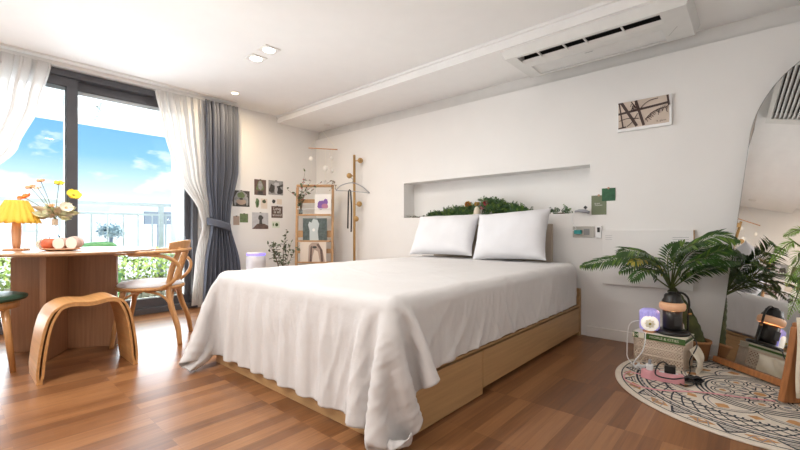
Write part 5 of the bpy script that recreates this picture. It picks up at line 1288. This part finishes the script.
# ribbed violet night light
nl_ = P(649.5, 331.5, z=ztop_); nl_.z = ztop_
ng = thing('night_light', 'small ribbed violet night light with white flower face on book', 'lamp', nl_, YAW-R(30))
MB().m(M['lampwood']).lathe((0, 0, 0), [(.038, 0), (.040, .003), (.040, .018), (.036, .022)], 28).build('base', ng)
M['violet'] = mat('violet lit plastic', (.42, .39, .74), .35, emit=(.45, .38, 1), estr=.22)
def rib(u, v):
    a = 2*PI*u; r = (.056+.003*math.cos(a*18))*(1 if v < .85 else 1-.35*((v-.85)/.15)**2); return Vector((r*math.cos(a), r*math.sin(a), -.0+.020+.135*v))
MB().m(M['violet'], True).grid(rib, 144, 10, wrap=True).add([rib(i/144, 1) for i in range(144)], [tuple(range(144))]).build('ribbed_shell', ng)
M['facew'] = mat('glowing white face', (.95, .9, .85), .4, emit=(1, .93, .80), estr=.35)
Mf = Matrix.Rotation(R(90), 3, 'X')
MB().m(M['facew']).lathe((0, -.048, .066), [(.048, -.006), (.052, .0), (.050, .006), (.040, .015), (.012, .020)], 28, Mf).build('glowing_face', ng); gfc = [c_ for c_ in ng.children if c_.name.startswith('glowing')][0]
pt = MB().m(M['offw'])
for k in range(8):
    a = 2*PI*k/8; pt.leaf(Vector((0, -.069, .066)), Vector((.034*math.cos(a), -.066, .066+.034*math.sin(a))), .02, (0, -1, 0), .05)
pt.m(M['leafy']).ball((0, -.071, .066), .008, 8, 6); pt.build('flower_relief', gfc)
# ------------------------------------------------------------------ power strip, plugs, cords on the rug
s0_ = P(645, 374, z=.03); s1_ = P(680, 380, z=.03); dS = (s1_-s0_).normalized(); sa = math.atan2(dS.y, dS.x); sc0 = (s0_+s1_)/2; sc0.z = .011
ps = thing('power_strip', 'pink power strip with three rounded lobes on the rug', 'power strip', sc0, sa)
b_ = MB().m(M['pink']); Ls = (s1_-s0_).length
def strip(u, v):
    a = 2*PI*u; x = (Ls/2+.022)*math.copysign(abs(math.cos(a))**.55, math.cos(a)); y = .030*math.copysign(abs(math.sin(a))**.55, math.sin(a))*(1+.16*math.cos(2*PI*x/(Ls*.36)))
    return Vector((x*(1-.06*v**6), y*(1-.10*v**6), .050*v))
b_.smooth = True; b_.grid(strip, 64, 8, wrap=True).add([strip(i/64, 1) for i in range(64)], [tuple(range(64))], False); b_.build('body', ps)
for k in (-1, 0, 1): MB().m(M['white']).lathe((k*Ls*.36, 0, .0501), [(.017, 0), (.017, .001)], 20, smooth=False).build('socket', ps)
def onstrip(x, y=0, z=.0625): return Vector((sc0.x+math.cos(sa)*x-math.sin(sa)*y, sc0.y+math.sin(sa)*x+math.cos(sa)*y, z))
wa = thing('usb_charger', 'white square phone charger in the left socket of pink strip', 'charger', onstrip(-Ls*.36), sa)
MB().m(M['white']).rbox((0, 0, .016), (.036, .036, .032), .006).build('body', wa); MB().m(M['mgrey']).rbox((0, 0, .046), (.016, .010, .03), .003).build('usb_plug', wa)
ba = thing('power_adapter', 'black square power adapter in the right socket of pink strip', 'adapter', onstrip(Ls*.22), sa)
MB().m(M['black']).rbox((0, 0, .021), (.055, .04, .042), .005).build('body', ba)
def cord(name, label, pts, r_, m_, n=8):
    o = MB(pts[0]).m(m_).tube(spline(pts, n), r_, 7).build(name); return recenter(tag(o, label, 'cord'))
GP = lambda px, py, z=.016: P(px, py, z=z)
cord('extension_cord', 'pink cord running from the strip across the rug to the right', [onstrip(-Ls/2-.02, 0, .024), GP(628, 372), GP(624, 378), GP(636, 385), GP(660, 390), GP(700, 392), GP(740, 397), GP(775, 401)], .0035, M['pink'])
cord('black_cord', 'black cord looping from adapter down the side of the strip', [onstrip(Ls*.22, 0, .094), onstrip(Ls*.05, -.0, .12), onstrip(-.02, -.025, .105), onstrip(-.03, -.042, .05), GP(672, 379, .05), GP(688, 378, .05), GP(694, 384, .02), GP(686, 386, .018), GP(680, 384, .018)], .004, M['black'])
cord('lamp_cord', 'black lamp cord dropping from the candle lamp behind the basket', [wl_+Vector((.08, .06, .012)), P(693, 337, fwd=2.52), P(697, 346, fwd=2.48), P(690, 360, fwd=2.45), P(690, 372, z=.02), P(684, 381, z=.018)], .0035, M['black'])
cl_ = MB(GP(692, 382)).m(M['black'])
rng = random.Random(4); c0 = GP(692, 381, .02)
for k in range(9):
    a0_ = rng.uniform(0, 6); rx_, ry_ = rng.uniform(.020, .045), rng.uniform(.012, .03); cc = c0+Vector((rng.uniform(-.025, .03), rng.uniform(-.025, .025), rng.uniform(0, .022)))
    cl_.tube([cc+Vector((rx_*math.cos(2*PI*i/14+a0_), ry_*math.sin(2*PI*i/14+a0_), .006*math.sin(4*PI*i/14))) for i in range(14)], .004, 6, closed=True)
cl_.tube([c0+Vector((-.03, 0, .015)), c0+Vector((.03, .01, .02))], .010, 8)
recenter(tag(cl_.build('bundled_cord'), 'tangled bundle of black cord on the rug right of the strip', 'cord'))
cord('white_cable', 'white cable arching from the night light down to the floor', [nl_+Vector((-.04, 0, .07)), P(632, 322, fwd=2.72), P(628, 330, fwd=2.72), P(627, 350, fwd=2.70), P(628, 358, fwd=2.66), GP(636, 368, .03)], .0030, M['white'])
cord('usb_cable', 'white cable hanging over the book spine in front of the basket', [nl_+Vector((.0, -.075, .004)), P(645.5, 333.5, fwd=2.58), P(645, 342, fwd=2.53), P(642, 352, fwd=2.53), P(634, 362, fwd=2.53), GP(636, 368, .04)], .0035, M['white'])
wp = MB(GP(636, 366)).m(M['white'])
for k in range(6):
    cc = GP(637+k*1.2, 367-k*.4, .03+.006*(k % 3)); wp.tube([cc+Vector((.022*math.cos(2*PI*i/12+k), .012*math.sin(2*PI*i/12+k), .010*math.sin(2*PI*i/12*2+k))) for i in range(12)], .0032, 6, closed=True)
recenter(tag(wp.build('cable_loops'), 'loose white cable loops heaped left of the pink strip', 'cable'))
# ------------------------------------------------------------------ seat at the right edge: wooden leg and woven throw
RL = P(796, 404, z=.011)
rs = thing('wooden_chair', 'brown wooden chair leg with cream woven throw at right edge', 'chair', (RL.x+.20, RL.y-.12, .011))
Lr = rs.location
def legp(px0, px1, y_t=328, y_b=403):
    f_ = RL.x*-.6635+RL.y*.748
    a_, b_ = P(797, 328, fwd=f_), P(806, 328, fwd=f_); c_, d_ = P(783.5, 403, fwd=f_), P(806, 409, fwd=f_)
    n_ = Vector((-.6635, .748, 0))*.035
    m_ = P(791, 366, fwd=f_); m2 = P(806, 366, fwd=f_)
    return a_, b_, c_, d_, m_, m2, n_
a_, b_, c_, d_, m_, m2, n_ = legp(0, 0)
c_.z = max(c_.z, .012); d_.z = .012
lg = MB(Lr).m(M['brown']).add([a_, b_, m2, d_, c_, m_, a_+n_, b_+n_, m2+n_, d_+n_, c_+n_, m_+n_], [(0, 1, 2, 3, 4, 5), (11, 10, 9, 8, 7, 6), (0, 6, 7, 1), (1, 7, 8, 2), (2, 8, 9, 3), (3, 9, 10, 4), (4, 10, 11, 5), (5, 11, 6, 0)]); lg.build('leg', rs, bevel=.003)
rr3 = Vector((.748, .6635, 0)); sc3 = (a_+b_)/2
for (u, v) in ((.36, .0), (.36, -.36), (0, -.36)):
    pb = sc3+rr3*u+Vector((-.6635, .748, 0))*v; MB(Lr).m(M['brown']).add([Vector((pb.x+dx*(.02 if z_ > .1 else .035), pb.y+dy*.02, z_)) for z_ in (.012, .40) for dx, dy in ((-1, -1), (1, -1), (1, 1), (-1, 1))], [(0, 1, 2, 3), (7, 6, 5, 4), (0, 4, 5, 1), (1, 5, 6, 2), (2, 6, 7, 3), (3, 7, 4, 0)]).build('leg', rs)
cst = sc3+rr3*.19+Vector((-.6635, .748, 0))*-.17; rz3 = Matrix.Rotation(YAW, 3, 'Z')
MB(Lr).m(M['brown']).rbox((cst.x, cst.y, .40), (.40, .44, .04), .02, rz3).build('seat', rs)
tf = RL.x*-.6635+RL.y*.748-.03
th = MB(P(804, 330, fwd=tf)).m(M['cream'], True)
th.grid(lambda u, v: P(797.5+16*u+1.0*math.sin(6*v), 318+80*v, fwd=tf-.012*math.sin(9*u)), 14, 24)
for k in range(13): th.tube([P(797.5+1.25*k+math.sin(6*v/10), 318+8*v, fwd=tf-.006-.012*math.sin(9*k/13)) for v in range(11)], .0035, 5)
recenter(tag(th.build('woven_throw', solid=.003), 'cream woven throw hanging over the brown chair at right edge', 'throw'))

# fern standing on the chair, its fronds reach into view
fp = Vector((cst.x+.03, cst.y, .42))
fpot = thing('plant_pot', 'small clay pot on the brown chair beyond the right edge', 'plant pot', fp)
MB().m(M['terra']).lathe((0, 0, 0), [(.05, 0), (.055, .004), (.072, .10), (.076, .104), (.076, .115), (.068, .115), (.064, .10), (.02, .098)], 24).build('body', fpot)
fn2 = thing('fern', 'bright green fern fronds arching into view at the right edge', 'plant', fp+Vector((0, 0, .10)))
CR_, Lq_ = CR, Lq; CR = fp+Vector((0, 0, .13)); Lq = fn2.location; pm_keep = pm; pm = fn2
M['fern'] = mat('bright fern leaf', (.16, .30, .035), .5, var=.25, vscale=12)
ff_ = fp.x*-.6635+fp.y*.748
for k, pts in enumerate((((806, 250), (790, 243), (770, 262)), ((808, 256), (798, 262), (786, 285)), ((808, 262), (801, 285), (788, 318)), ((812, 240), (800, 230), (784, 236)), ((815, 262), (806, 290), (800, 312)))):
    frond([(px, py, ff_+.02*k) for px, py in pts], 0, .040, m_=M['fern'], seed=30+k, nl=34, start=.25, w_=.0045, droop=.006)
CR, Lq, pm = CR_, Lq_, pm_keep
